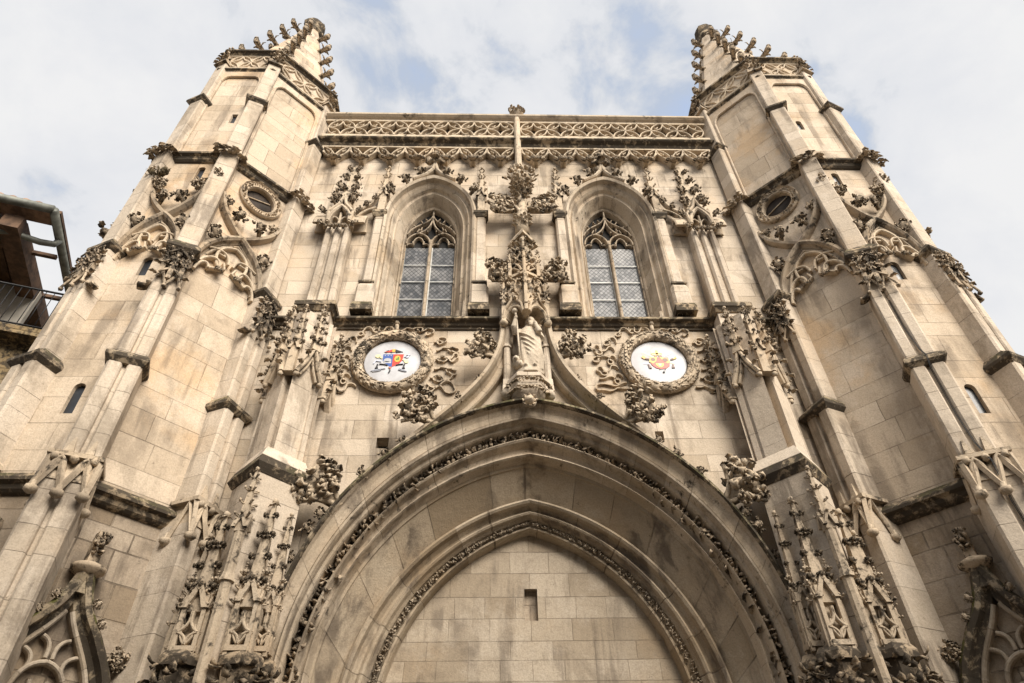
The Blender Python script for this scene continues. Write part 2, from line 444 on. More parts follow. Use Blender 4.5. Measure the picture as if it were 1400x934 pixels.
        u = np.where(steep, (p[:, 0] * -n[:, 1] + p[:, 1] * n[:, 0]) / hs, p[:, 0]); v = np.where(steep, p[:, 2], p[:, 1])
        if s.uv:
            for i, (a, b) in s.uv.items():
                pass
            has = np.zeros(len(co), bool); ua = np.zeros(len(co)); va = np.zeros(len(co))
            for i, (a, b) in s.uv.items(): has[i] = True; ua[i] = a; va[i] = b
            hl = has[lv]; u = np.where(hl, ua[lv], u); v = np.where(hl, va[lv], v)
        lay = me.uv_layers.new(name='UVMap')
        lay.data.foreach_set('uv', np.stack([u, v], 1).astype(np.float32).ravel())
        me.validate(); me.update()
        return me
    def build(s, name, mat, parent=None, label=None):
        org = Vector((0, 0, 0)); q = parent
        while q is not None: org += q.location; q = q.parent
        if org.length > 0: s.v = [(x - org.x, y - org.y, z - org.z) for x, y, z in s.v]
        o = bpy.data.objects.new(name, s.mesh(name, mat)); col.objects.link(o)
        if parent is not None: o.parent = parent
        if label: o['label'] = label
        return o

def root(name, loc, label, cat, group=None):
    o = bpy.data.objects.new(name, None); col.objects.link(o); o.location = loc; o.empty_display_size = 0.3
    o['label'] = label; o['category'] = cat
    if group: o['group'] = group
    return o

def put(me, name, parent, loc, zdir=(0, 0, 1), ydir=(0, 1, 0), sc=1.0, flip=False):
    """one more copy of a carved piece: local z = growth, local y = into the wall"""
    z = Vector(zdir).normalized(); y = Vector(ydir); y = (y - z * y.dot(z)).normalized(); x = y.cross(z)
    if isinstance(sc, (int, float)): sc = (sc, sc, sc)
    if flip: sc = (-sc[0], sc[1], sc[2])
    o = bpy.data.objects.new(name, me); col.objects.link(o); o.parent = parent
    o.matrix_local = Matrix(((x.x, y.x, z.x, loc[0]), (x.y, y.y, z.y, loc[1]), (x.z, y.z, z.z, loc[2]), (0, 0, 0, 1))) @ Matrix.Diagonal((*sc, 1))
    return o

# ------------------------------------------------------------------ curves
def arch(w, zs, apex, n=16, cx=0.0, legs=None):
    """two-centred arch travelling from the right springing over the apex to the left one"""
    h = apex - zs; a = (h * h - w * w) / (2 * w); r = w + a; ph = math.atan2(h, a)
    rt_ = [(cx - a + r * math.cos(ph * i / n), zs + r * math.sin(ph * i / n)) for i in range(n + 1)]
    lf = [(2 * cx - x, z) for x, z in rt_[:-1]][::-1]
    p = rt_ + lf
    if legs is not None: p = [(cx + w, legs)] + p + [(cx - w, legs)]
    return p
def darch(w, zs, apex, n=16, cx=0.0, legs=None):
    """depressed arch with a small point, right springing to left springing"""
    h = apex - zs; p = []
    for i in range(2 * n + 1):
        a = PI * i / (2 * n); c = math.cos(a)
        p.append((cx + w * c, zs + h * (0.90 * math.sin(a) ** 0.92 + 0.10 * (1 - abs(c)) ** 1.6)))
    if legs is not None: p = [(cx + w, legs)] + p + [(cx - w, legs)]
    return p
def bez(p0, p1, p2, p3=None, n=10):
    out = []
    for i in range(n + 1):
        t = i / n; u = 1 - t
        if p3 is None: out.append(tuple(u * u * a + 2 * u * t * b + t * t * c for a, b, c in zip(p0, p1, p2)))
        else: out.append(tuple(u ** 3 * a + 3 * u * u * t * b + 3 * u * t * t * c + t ** 3 * d for a, b, c, d in zip(p0, p1, p2, p3)))
    return out
def bow(p, q, b, n=8):
    """shallow arc between two points, bulging by b to the left of travel"""
    p, q = Vector(p), Vector(q); d = q - p; nl = Vector((-d.y, d.x)).normalized(); m = (p + q) / 2 + nl * b * 2
    return bez(tuple(p), tuple(m), tuple(q), n=n)
def spline(pts, n=6):
    out = []; P = [pts[0]] + list(pts) + [pts[-1]]
    for i in range(1, len(P) - 2):
        for k in range(n):
            t = k / n
            out.append(tuple(0.5 * (2 * P[i][j] + (P[i + 1][j] - P[i - 1][j]) * t + (2 * P[i - 1][j] - 5 * P[i][j] + 4 * P[i + 1][j] - P[i + 2][j]) * t * t
                                    + (3 * P[i][j] - P[i - 1][j] - 3 * P[i + 1][j] + P[i + 2][j]) * t ** 3) for j in range(len(pts[0]))))
    out.append(tuple(pts[-1])); return out

# ------------------------------------------------------------------ carved pieces (unit size, grown along +z, facing -y)
def cabbage(seed, n=64):
    rnd = random.Random(seed); b = MB()
    b.rings([[(0.10 * math.cos(a), -0.12 + 0.10 * math.sin(a), -0.1) for a in [2 * PI * k / 8 for k in range(8)]],
             [(0.17 * math.cos(a), -0.18 + 0.14 * math.sin(a), 0.2) for a in [2 * PI * k / 8 for k in range(8)]],
             [(0.30 * math.cos(a), -0.22 + 0.17 * math.sin(a), 0.5) for a in [2 * PI * k / 8 for k in range(8)]],
             [(0.38 * math.cos(a), -0.26 + 0.20 * math.sin(a), 0.75) for a in [2 * PI * k / 8 for k in range(8)]],
             [(0.14 * math.cos(a), -0.24 + 0.12 * math.sin(a), 0.92) for a in [2 * PI * k / 8 for k in range(8)]]])
    for s in (-1, 1):     # the two strap-like stems
        b.tube(bez((s * 0.05, -0.25, 0), (s * 0.12, -0.34, 0.3), (s * 0.5, -0.38, 0.55)), [0.05] * 11, 6)
    for i in range(n):
        h = rnd.uniform(0.18, 0.95); wd = 0.14 + 0.36 * min(1, h / 0.75) * (1 if h < 0.8 else 0.75)
        a = rnd.uniform(-1.15, 1.15)
        p = (wd * math.sin(a) * 0.95, -0.2 - wd * 0.62 * math.cos(a), h)
        d = (math.sin(a) + rnd.uniform(-.5, .5), -0.35 * math.cos(a) + rnd.uniform(-.3, .2), rnd.uniform(-0.5, 0.9))
        b.leaf(p, d, (math.sin(a) * 0.4, -1, rnd.uniform(-0.3, 0.4)), rnd.uniform(0.2, 0.32), rnd.uniform(0.06, 0.095), rnd.uniform(1.8, 3.9))
    return b
def hook():
    b = MB()
    pts = bez((0, 0, -0.1), (0, -0.02, 0.55), (0, 0.10, 0.62), (0, -0.02, 0.95), n=9)
    b.tube(pts, [0.15, 0.14, 0.14, 0.14, 0.14, 0.16, 0.18, 0.19, 0.17, 0.10], 8)
    for s in (-1, 1):
        b.leaf((s * 0.08, 0, 0.35), (s * 0.5, 0.1, 0.8), (s, -0.3, 0), 0.42, 0.11, 2.2)
    b.blob((0, -0.12, 0.86), 0.15, 3, 0.4, 8, 5)
    b.blob((0, 0.14, 0.8), 0.13, 5, 0.4, 8, 5)
    return b
def sprig(seed):
    """small leaf knot of one big curled leaf and side leaves"""
    rnd = random.Random(seed); b = MB()
    b.tube([(0, -0.05, -0.1), (0, -0.12, 0.25), (0, -0.25, 0.5)], [0.14, 0.13, 0.16], 6)
    b.rings([[(r * math.cos(t), -.14 - .3 * z_ + r * .7 * math.sin(t), z_) for t in [2 * PI * k / 8 for k in range(8)]] for z_, r in ((-.1, .12), (.15, .16), (.4, .26), (.65, .28), (.85, .12))])
    for i in range(26):
        a = rnd.uniform(-1.7, 1.7); h = rnd.uniform(.1, .8); w_ = .12 + .2 * min(1, h / .6)
        b.leaf((w_ * math.sin(a), -.12 - w_ * .8 * math.cos(a), h), (math.sin(a) * 1.2 + rnd.uniform(-.4, .4), -.6 * math.cos(a), rnd.uniform(-.3, 1)), (.2 * math.sin(a), -.7, rnd.uniform(-.8, .5)), rnd.uniform(.22, .36), rnd.uniform(.08, .12), rnd.uniform(1.6, 3.4), 4)
    return b
def bud():
    """three-lobed crocket knob"""
    b = MB()
    b.tube([(0, 0, -0.15), (0, -.02, 0.3), (0, -.05, 0.6)], [0.16, 0.15, 0.2], 6)
    b.blob((0, -.06, .78), .27, 1, .5, 10, 7)
    for q in (-1, 1): b.blob((q * .28, .02, .62), .2, 4 + q, .5, 8, 6); b.leaf((q * .1, -.05, .3), (q, -.3, .6), (0, -.3, 1), .5, .16, -1.6)
    b.leaf((0, -.15, .35), (0, -1, .6), (0, 0, 1), .5, .2, -1.8)
    return b
CAB = [cabbage(11 + i).mesh('crocket', M['cab']) for i in range(3)]
HOOK = hook().mesh('crocket', M['carved'])
SPR = [sprig(31 + i).mesh('leaf_knot', M['carved']) for i in range(3)]
BUD = bud().mesh('crocket_knob', M['knob'])
BUDL = bud().mesh('crocket_knob', M['carved'])
SPL = [sprig(41 + i).mesh('leaf_knot', M['carvedl']) for i in range(2)]
rnd = random.Random(5)

def pinn(b, x, y, z0, z1, w, levels=3, gable=True, m=None, seed=0, crk=1.0, shaft=0.42):
    """square gothic pinnacle: shaft, gablets, tapering spirelet with crockets, finial"""
    H = z1 - z0; zs = z0 + H * shaft
    q = lambda r: [(x - r, y - r), (x + r, y - r), (x + r, y + r), (x - r, y + r)]
    dq = lambda r: [(x, y - r * 1.35), (x + r * 1.35, y), (x, y + r * 1.35), (x - r * 1.35, y)]
    if shaft > 0.03: b.prism(q(w * 0.78), z0, zs, m=m)
    if gable:
        for dx, dy in ((0, -1), (1, 0), (-1, 0)):
            tx, ty = -dy, dx
            P = lambda a, o, z: (x + dx * (w * 0.78 + o) + tx * a, y + dy * (w * 0.78 + o) + ty * a, z)
            for o0, k in ((0.0, 1.0),):
                vs = [P(-w * 1.15, -.02, zs - w * .9), P(w * 1.15, -.02, zs - w * .9), P(0, -.02, zs + w * 1.7), P(-w * 1.15, w * .45, zs - w * .9), P(w * 1.15, w * .45, zs - w * .9), P(0, w * .45, zs + w * 1.7),
                      P(-w * .62, w * .45, zs - w * .9), P(w * .62, w * .45, zs - w * .9), P(0, w * .45, zs + w * .75), P(-w * .62, -.02, zs - w * .9), P(w * .62, -.02, zs - w * .9), P(0, -.02, zs + w * .75)]
                b.add(vs, [(3, 6, 8, 5), (7, 4, 5, 8), (0, 3, 5, 2), (4, 1, 2, 5), (6, 9, 11, 8), (10, 7, 8, 11), (0, 9, 6, 3), (10, 1, 4, 7)], m=m)
    b.prism(q(w * 0.7), zs, z1 - H * 0.05, k=0.22, c=(x, y), m=m)
    r_ = random.Random(seed)
    for i in range(levels):
        t = (i + 0.45) / (levels + 0.1); zc = zs + (z1 - H * 0.05 - zs) * t; rr = w * 0.7 * (1 - 0.78 * t)
        for dx, dy in ((-1, -1), (1, -1), (-1, 1), (1, 1), (0, -1.2)):
            if dx == 0 and i % 2: continue
            L = w * 0.95 * crk * (1 - 0.25 * t); kx, ky = dx * rr, dy * rr
            b.tube([(x + kx * .7, y + ky * .7, zc - L * .25), (x + kx + dx * L * .35, y + ky + dy * L * .35, zc), (x + kx + dx * L * .62, y + ky + dy * L * .62, zc + L * .35)], [L * .26, L * .2, L * .16], 5, m=m)
            b.blob((x + kx + dx * L * .6, y + ky + dy * L * .6, zc + L * .38), L * .32, i + dx * 3 + dy, 0.6, 7, 5, m=m)
            b.leaf((x + kx, y + ky, zc + L * .1), (dx, dy, .9), (-dx * .3, -dy * .3, 1), L * .95, L * 0.26, -2.3 + r_.uniform(-.4, .4), 4, m=m)
    b.blob((x, y, z1 - H * 0.03), w * 0.36, 1, 0.3, 8, 5, m=m)
    for dx, dy in ((-1, 0), (1, 0), (0, -1)):
        b.leaf((x, y, z1 - H * .07), (dx, dy, .5), (0, 0, 1), w * .8, w * .22, -2.2, m=m)

def slit_path(u, z0, z1, w, round_=True):
    if not round_: return [(u - w, z0), (u + w, z0), (u + w, z1), (u - w, z1)]
    return [(u - w, z0), (u + w, z0)] + [(u + w * math.cos(a), z1 - w + w * math.sin(a)) for a in [PI * i / 8 for i in range(9)]]

# =================================================================== SETTING
g = MB(); g.add([(-400, -400, 0), (400, -400, 0), (400, 400, 0), (-400, 400, 0)], [(0, 1, 2, 3)])
ground = g.build('ground', M['paving']); ground['kind'] = 'structure'

st = MB()  # unseen house row, added behind the camera to shade the lower front
for i, (x0, x1, h) in enumerate(((-34, -20, 15.5), (-20, -9, 17.5), (-9, 3, 16.5), (3, 14, 18.0), (14, 30, 16.0))):
    st.box(x0, x1 - .02, -28, -18.5 - .15 * (i % 2), 0, h); st.box(x0 - .1, x1, -28, -18.1, h, h + .25)
    for f in range(4):
        for k in range(3):
            xx = x0 + (x1 - x0) * (k + .5) / 3; st.box(xx - .55, xx + .55, -18.6, -18.38, 1.2 + f * 3.7, 3.2 + f * 3.7)
st_o = st.build('added_shade_houses', M['plaster']); st_o['kind'] = 'structure'

# =================================================================== CHURCH
church = root('church', (0, 0, 0), 'tall pale limestone Gothic church front with two octagonal spired towers and a deep pointed portal', 'church')

# ---------------------------------------------------------------- portal curves
KEYS = [(4.54, 10.80, 5.5), (4.16, 10.17, 5.0), (3.90, 9.70, 5.1), (3.46, 9.02, 4.7), (2.84, 8.56, 4.75)]
def pcurve(u, n=44):
    i = min(3, max(0, int(math.floor(u)))); t = u - i
    w, ap, zc = (KEYS[i][j] + (KEYS[i + 1][j] - KEYS[i][j]) * t for j in range(3))
    p = arch(w, zc, ap, n)
    return [(w, 0.0), (w, 2.5)] + p + [(-w, 2.5), (-w, 0.0)]
def ploft(name, prof, mat, parent, smooth=True):
    b = MB(); rings = []; uvs = []
    curves = [pcurve(u) for u, y in prof]; n = len(curves[0])
    L = [0.0]
    for i in range(1, n): L.append(L[-1] + math.dist(curves[0][i], curves[0][i - 1]))
    cum = [0.0]
    for j in range(1, len(prof)): cum.append(cum[-1] + math.dist((curves[j][n // 2][1], prof[j][1]), (curves[j - 1][n // 2][1], prof[j - 1][1])))
    vs = [(curves[j][i][0], prof[j][1], curves[j][i][1]) for i in range(n) for j in range(len(prof))]
    uvs = [(cum[j], L[i]) for i in range(n) for j in range(len(prof))]
    k = len(prof); fs = []
    for i in range(n - 1):
        for j in range(k - 1):
            a = i * k + j; fs.append((a, a + k, a + k + 1, a + 1))
    b.add(vs, fs, False, uvs)
    return b.build(name, mat, parent)

# ---------------------------------------------------------------- facade wall
WX, WW, WZS, WAP = 2.60, 1.12, 17.5, 19.36           # window opening in the wall
wb = MB()
ph = pcurve(-0.06, 30)[1:-1]
ph = [(ph[0][0], 0.0)] + ph + [(ph[-1][0], 0.0)]
poly = [(-6.62, 0.0), (ph[-1][0], 0.0)] + [p for p in ph[::-1][1:-1]] + [(ph[0][0], 0.0), (6.62, 0.0), (6.62, 21.9), (-6.62, 21.9)]
holes = []
for s in (-1, 1):
    holes.append(darch(WW, WZS, WAP, 14, s * WX) + [(s * WX - WW, 13.62), (s * WX + WW, 13.62)])
holes.append([(-3.24, 9.83), (-2.98, 9.83), (-2.98, 10.1), (-3.24, 10.1)])
holes.append([(2.72, 10.02), (2.9, 10.02), (2.9, 10.26), (2.72, 10.26)])
wb.panel(poly, holes, 0.35)
wb.box(-6.45, 6.45, 2.2, 26, 0, 21.6)               # nave behind the front
wb.box(-6.5, 6.5, 0.02, 0.5, 21.92, 21.98)
wall = wb.build('facade_wall', M['wall'], church)
pb = MB()
for x0, x1, z0, z1 in ((-3.3, -2.9, 9.8, 10.15), (2.7, 2.95, 10.0, 10.3)): pb.box(x0, x1, 0.33, 0.4, z0, z1)
pb.build('putlog_hole', M['void'], wall)

# ---------------------------------------------------------------- portal
portal = ploft('portal_arch', [(0.14, -0.44), (0.2, -0.36), (0.34, -0.30), (0.5, -0.27), (0.52, -0.24), (0.55, -0.30), (0.60, -0.35), (0.66, -0.33), (0.70, -0.26), (0.71, -0.17), (0.79, -0.14), (0.82, -0.10), (0.83, 0.10), (0.92, 0.24), (1.08, 0.24), (1.17, 0.12), (1.18, 0.0),
                               (1.22, -0.05), (1.30, -0.08), (1.38, -0.04), (1.42, 0.06), (1.5, 0.14), (1.66, 0.17), (1.80, 0.16), (1.83, 0.11), (1.90, 0.09), (1.96, 0.13), (2.0, 0.24), (2.04, 0.33)], M['mould'], church)
ploft('hood_mould', [(-0.16, 0.01), (-0.12, -0.20), (-0.03, -0.48), (0.02, -0.53), (0.10, -0.54), (0.13, -0.50), (0.14, -0.44)], M['hood'], portal)
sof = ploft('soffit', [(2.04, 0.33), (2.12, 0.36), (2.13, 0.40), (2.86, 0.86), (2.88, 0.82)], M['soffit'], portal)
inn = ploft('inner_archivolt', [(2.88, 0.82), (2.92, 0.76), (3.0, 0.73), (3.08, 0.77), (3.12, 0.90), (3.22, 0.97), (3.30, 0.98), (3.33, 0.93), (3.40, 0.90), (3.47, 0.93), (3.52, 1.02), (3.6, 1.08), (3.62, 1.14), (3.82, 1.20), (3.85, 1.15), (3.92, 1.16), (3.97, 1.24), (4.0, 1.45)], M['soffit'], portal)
def leafband(u, y, n, size, mat, seed, name):
    b = MB(); r_ = random.Random(seed)
    c = pcurve(u, 60)[2:-2]; L = [0]
    for i in range(1, len(c)): L.append(L[-1] + math.dist(c[i], c[i - 1]))
    for k in range(n):
        t = L[-1] * (k + .5) / n; i = max(j for j in range(len(L) - 1) if L[j] <= t)
        f = (t - L[i]) / (L[i + 1] - L[i]); x = c[i][0] + (c[i + 1][0] - c[i][0]) * f; z = c[i][1] + (c[i + 1][1] - c[i][1]) * f
        tx, tz = (c[i + 1][0] - c[i][0]), (c[i + 1][1] - c[i][1]); l_ = math.hypot(tx, tz); tx /= l_; tz /= l_
        up_ = 1 if k % 2 else -1
        for q in range(4):
            a = r_.uniform(-.9, .9); sx = up_ * (1 if q % 2 else -.6)
            d = (tx * math.cos(a) + tz * math.sin(a) * sx, -0.45, tz * math.cos(a) - tx * math.sin(a) * sx)
            b.leaf((x + r_.uniform(-.4, .4) * size + tz * .25 * size * up_, y + r_.uniform(-.1, .15) * size, z + r_.uniform(-.4, .4) * size), d, (r_.uniform(-.3, .3), -1, r_.uniform(-.3, .3)), size * r_.uniform(.9, 1.5), size * r_.uniform(.25, .4), r_.uniform(1.2, 3.4), 4)
        if k % 3 == 0: b.blob((x, y - .3 * size, z), size * .3, k, .4, 6, 4)
    return b.build(name, mat, portal)
leafband(1.0, 0.10, 112, 0.19, M['carved'], 3, 'foliage_band')
leafband(3.72, 1.14, 130, 0.085, M['tymp'], 4, 'foliage_band')
tb = MB()
c4 = pcurve(3.95, 30)
slot = [(-0.14, 6.76), (0.12, 6.76), (0.12, 7.40), (-0.14, 7.40)]
tb.panel([(-2.85, 0)] + [p for p in c4[::-1]] + [(2.85, 0)] if False else [p for p in c4[::-1]], [slot], 0.16, y=1.42)
tymp = tb.build('tympanum', M['tymp'], portal)
sb = MB(); sb.box(-0.16, 0.14, 1.575, 1.7, 6.7, 7.45); sb.build('slot_back', M['lowtower'], tymp)
bb = MB(); bb.blob((0.0, -0.62, 10.62), 0.11, 2, .35, 12, 8); bb.lathe([(0.03, -0.1), (0.14, -.04), (.15, .0), (.1, .04)], 12, m=frame((0.0, -0.56, 10.62), (1, 0, 0), (0, 0, 1), (0, -1, 0)))
for k in range(8):
    a = k * PI / 4; bb.leaf((0.07 * math.cos(a), -0.6, 10.62 + .07 * math.sin(a)), (math.cos(a), -.2, math.sin(a)), (0, -1, 0), .12, .05, 1.6, 4)
bb.build('boss', M['carvedl'], portal)

# ogee gable that leaves the hood and climbs to the niche
og = [(3.86, 8.12), (3.30, 8.93), (2.47, 9.82), (1.92, 10.38), (1.34, 11.04), (0.92, 11.68), (0.66, 12.40), (0.56, 13.15)]
gab = MB()
for s in (-1, 1):
    path = spline(og, 6)
    gab.sweep(path, [(-0.02, 0.0), (-0.02, -0.36), (-0.06, -0.48), (-0.12, -0.50), (-0.15, -0.44), (-0.155, -0.30), (-0.2, -0.22), (-0.27, -0.20), (-0.30, -0.24), (-0.33, -0.2), (-0.34, 0.0)][::-1] if False else
              [(0.30, 0.0), (0.29, -0.19), (0.26, -0.23), (0.22, -0.21), (0.15, -0.20), (0.11, -0.29), (0.10, -0.42), (0.07, -0.50), (0.0, -0.50), (-0.04, -0.42), (-0.06, 0.0)], m=mir(s))
gable = gab.build('ogee_gable', M['mould'], church)
GAB_CROCK = [((0.80, 12.12), 30, .62), ((2.10, 10.25), 38, .72), ((3.80, 8.35), 40, .78)]
for s in (-1, 1):
    for i, ((x, z), a, sc) in enumerate(GAB_CROCK):
        d = (s * math.cos(R(a)), -0.12, math.sin(R(a)))
        put(CAB[(i + (s > 0)) % 3], 'crocket', gable, (s * (x - .05), -0.30, z - .05), d, (0, 1, 0), (sc * 1.35, sc * 1.0, sc * 1.12))
    for x, z, a, sc in ((1.55, 10.85, 40, .26), (1.15, 11.4, 30, .2), (2.95, 9.38, 45, .3), (2.65, 9.72, 45, .25), (3.35, 8.95, 45, .3), (4.15, 7.75, 25, .34), (4.42, 7.2, 15, .3), (4.0, 8.05, 35, .3)):
        put(SPR[int(x * 10) % 3], 'leaf_knot', gable, (s * (x - .13 * math.cos(R(a))), -0.40, z - .13 * math.sin(R(a))), (s * math.cos(R(a)), -0.2, math.sin(R(a))), (0, 1, 0), sc * .85)

# ---------------------------------------------------------------- string course, cornice, balustrade
sc_ = MB()
def hmould(b, x0, x1, z, prof, y0=0.0):
    """horizontal moulding: profile (y, z) swept along x"""
    n = len(prof); vs = [(x, y0 + y, z + dz) for x in (x0, x1) for y, dz in prof]
    fs = [(j, n + j, n + j + 1, j + 1) for j in range(n - 1)] + [tuple(range(n))[::-1], tuple(range(n, 2 * n))]
    b.add(vs, [f[::-1] for f in fs[:-2]] + fs[-2:])
SPROF = [(0.02, 0.30), (-0.10, 0.26), (-0.24, 0.12), (-0.25, 0.05), (-0.22, 0.03), (-0.14, 0.0), (-0.10, -0.06), (-0.05, -0.09), (-0.045, -0.14), (0.02, -0.15)]
for x0, x1 in ((-6.5, -0.62), (0.62, 6.5)): hmould(sc_, x0, x1, 13.42, SPROF)
sc_.build('string_course', M['crust'], church)
cb_ = MB()
hmould(cb_, -6.45, 6.45, 21.42, [(0.02, 0.46), (-0.16, 0.44), (-0.38, 0.30), (-0.40, 0.22), (-0.36, 0.18), (-0.24, 0.12), (-0.18, 0.02), (-0.12, 0.0), (-0.12, -0.06), (0.02, -0.07)])
cornice = cb_.build('cornice', M['crust'], church)
bal = MB()
PER = 0.9
zb, zt, zm = 21.93, 22.84, 22.385
bal.box(-6.4, 6.4, -0.30, -0.08, 21.86, 21.96); bal.box(-6.4, 6.4, -0.30, -0.08, 22.80, 22.88)
for s in (-1, 1):
    for k in range(7):
        c = s * (0.12 + (k + .5) * PER * 0.975); h = PER * 0.975 / 2
        J0, J1, T, B = (c - h, zm), (c + h, zm), (c, zt), (c, zb)
        for p, q in ((J0, T), (T, J1), (J1, B), (B, J0)):
            bal.bar(bow(p, q, 0.135), 0.022, -0.30, -0.12); bal.bar(bow(p, q, -0.135), 0.022, -0.30, -0.12)
        for ax, az in ((-.22, .23), (.22, .23), (-.22, -.23), (.22, -.23)):     # cusps inside the mouchettes
            bal.bar([(c + ax - .07, zm + az * 1.15 - .02), (c + ax, zm + az * .95), (c + ax + .05, zm + az * 1.15 + .05)], 0.018, -0.26, -0.14)
balus = bal.build('balustrade', M['tracery'], church)
cp = MB()
hmould(cp, -6.4, 6.4, 22.86, [(0.06, 0.34), (-0.20, 0.34), (-0.44, 0.26), (-0.45, 0.16), (-0.38, 0.10), (-0.30, 0.06), (-0.28, 0.0), (0.06, 0.0)])
cp.build('coping', M['mould'], balus)
bk = MB(); bk.box(-6.4, 6.4, 0.12, 0.42, 21.9, 23.1); bk.build('parapet_backing', M['soffit2'], balus)  # coloured dark so the openings look deeper: shade put into the stone

fr = MB(); fl = []
PF = PER * 0.975
for s in (-1, 1):
    for k in range(7):
        c = s * (0.12 + (k + .5) * PF); h = PF / 2
        V = (c, 20.66); TL, TR, TM = (c - h, 21.34), (c + h, 21.34), (c, 21.38)
        for sg, T in ((-1, TL), (1, TR)):
            fr.bar(bow(T, V, 0.11 * sg), 0.022, -0.22, 0.0); fr.bar(bow(T, V, -0.13 * sg), 0.022, -0.22, 0.0)
            # lower cusped arch from the pendant to the side peak
            fr.bar(bez((c + sg * 0.05, 20.52), (c + sg * h * .25, 20.86), (c + sg * h * .62, 20.80), (c + sg * h, 21.12), n=9), 0.024, -0.22, 0.0)
            fr.bar([(c + sg * h * .42, 21.28), (c + sg * h * .5, 21.1), (c + sg * h * .72, 21.2)], 0.018, -0.18, 0.0)
        fr.box(c - .04, c + .04, -.22, .02, 20.55, 20.8)
        fl.append(c)
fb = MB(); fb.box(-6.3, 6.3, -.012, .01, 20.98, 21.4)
fr.box(-6.3, 6.3, -.2, .02, 21.34, 21.40)
fringe = fr.build('cusped_fringe', M['tracery'], church)
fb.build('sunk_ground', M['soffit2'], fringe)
for c in fl:
    put(SPR[int(abs(c) * 10) % 3], 'leaf_knot', fringe, (c, -0.12, 20.74), (0, -0.35, -1), (0, 1, 0), (.58, .40, .36))

ax = MB()
ax.prism([(-.1, 0), (-.1, -.34), (-.05, -.42), (.05, -.42), (.1, -.34), (.1, 0)], 20.1, 23.12)
ax.prism([(-.1, .1), (-.1, -.34), (-.05, -.42), (.05, -.42), (.1, -.34), (.1, .1)], 23.12, 23.28, top=[(-.24, .1), (-.24, -.40), (-.12, -.54), (.12, -.54), (.24, -.40), (.24, .1)])
ax.blob((0, -.24, 23.42), .25, 4, .4, 12, 8, sc=(1, 1, .8))
for k in range(14): ax.leaf((-.22 + .034 * k, -.47 + .1 * (k % 2), 23.22 + .1 * (k % 3)), (-.5 + .08 * k, -.6, .6), (0, -1, 0), .18, .055, 2.2, 4)
ax.build('axis_shaft', M['tracery'], church)

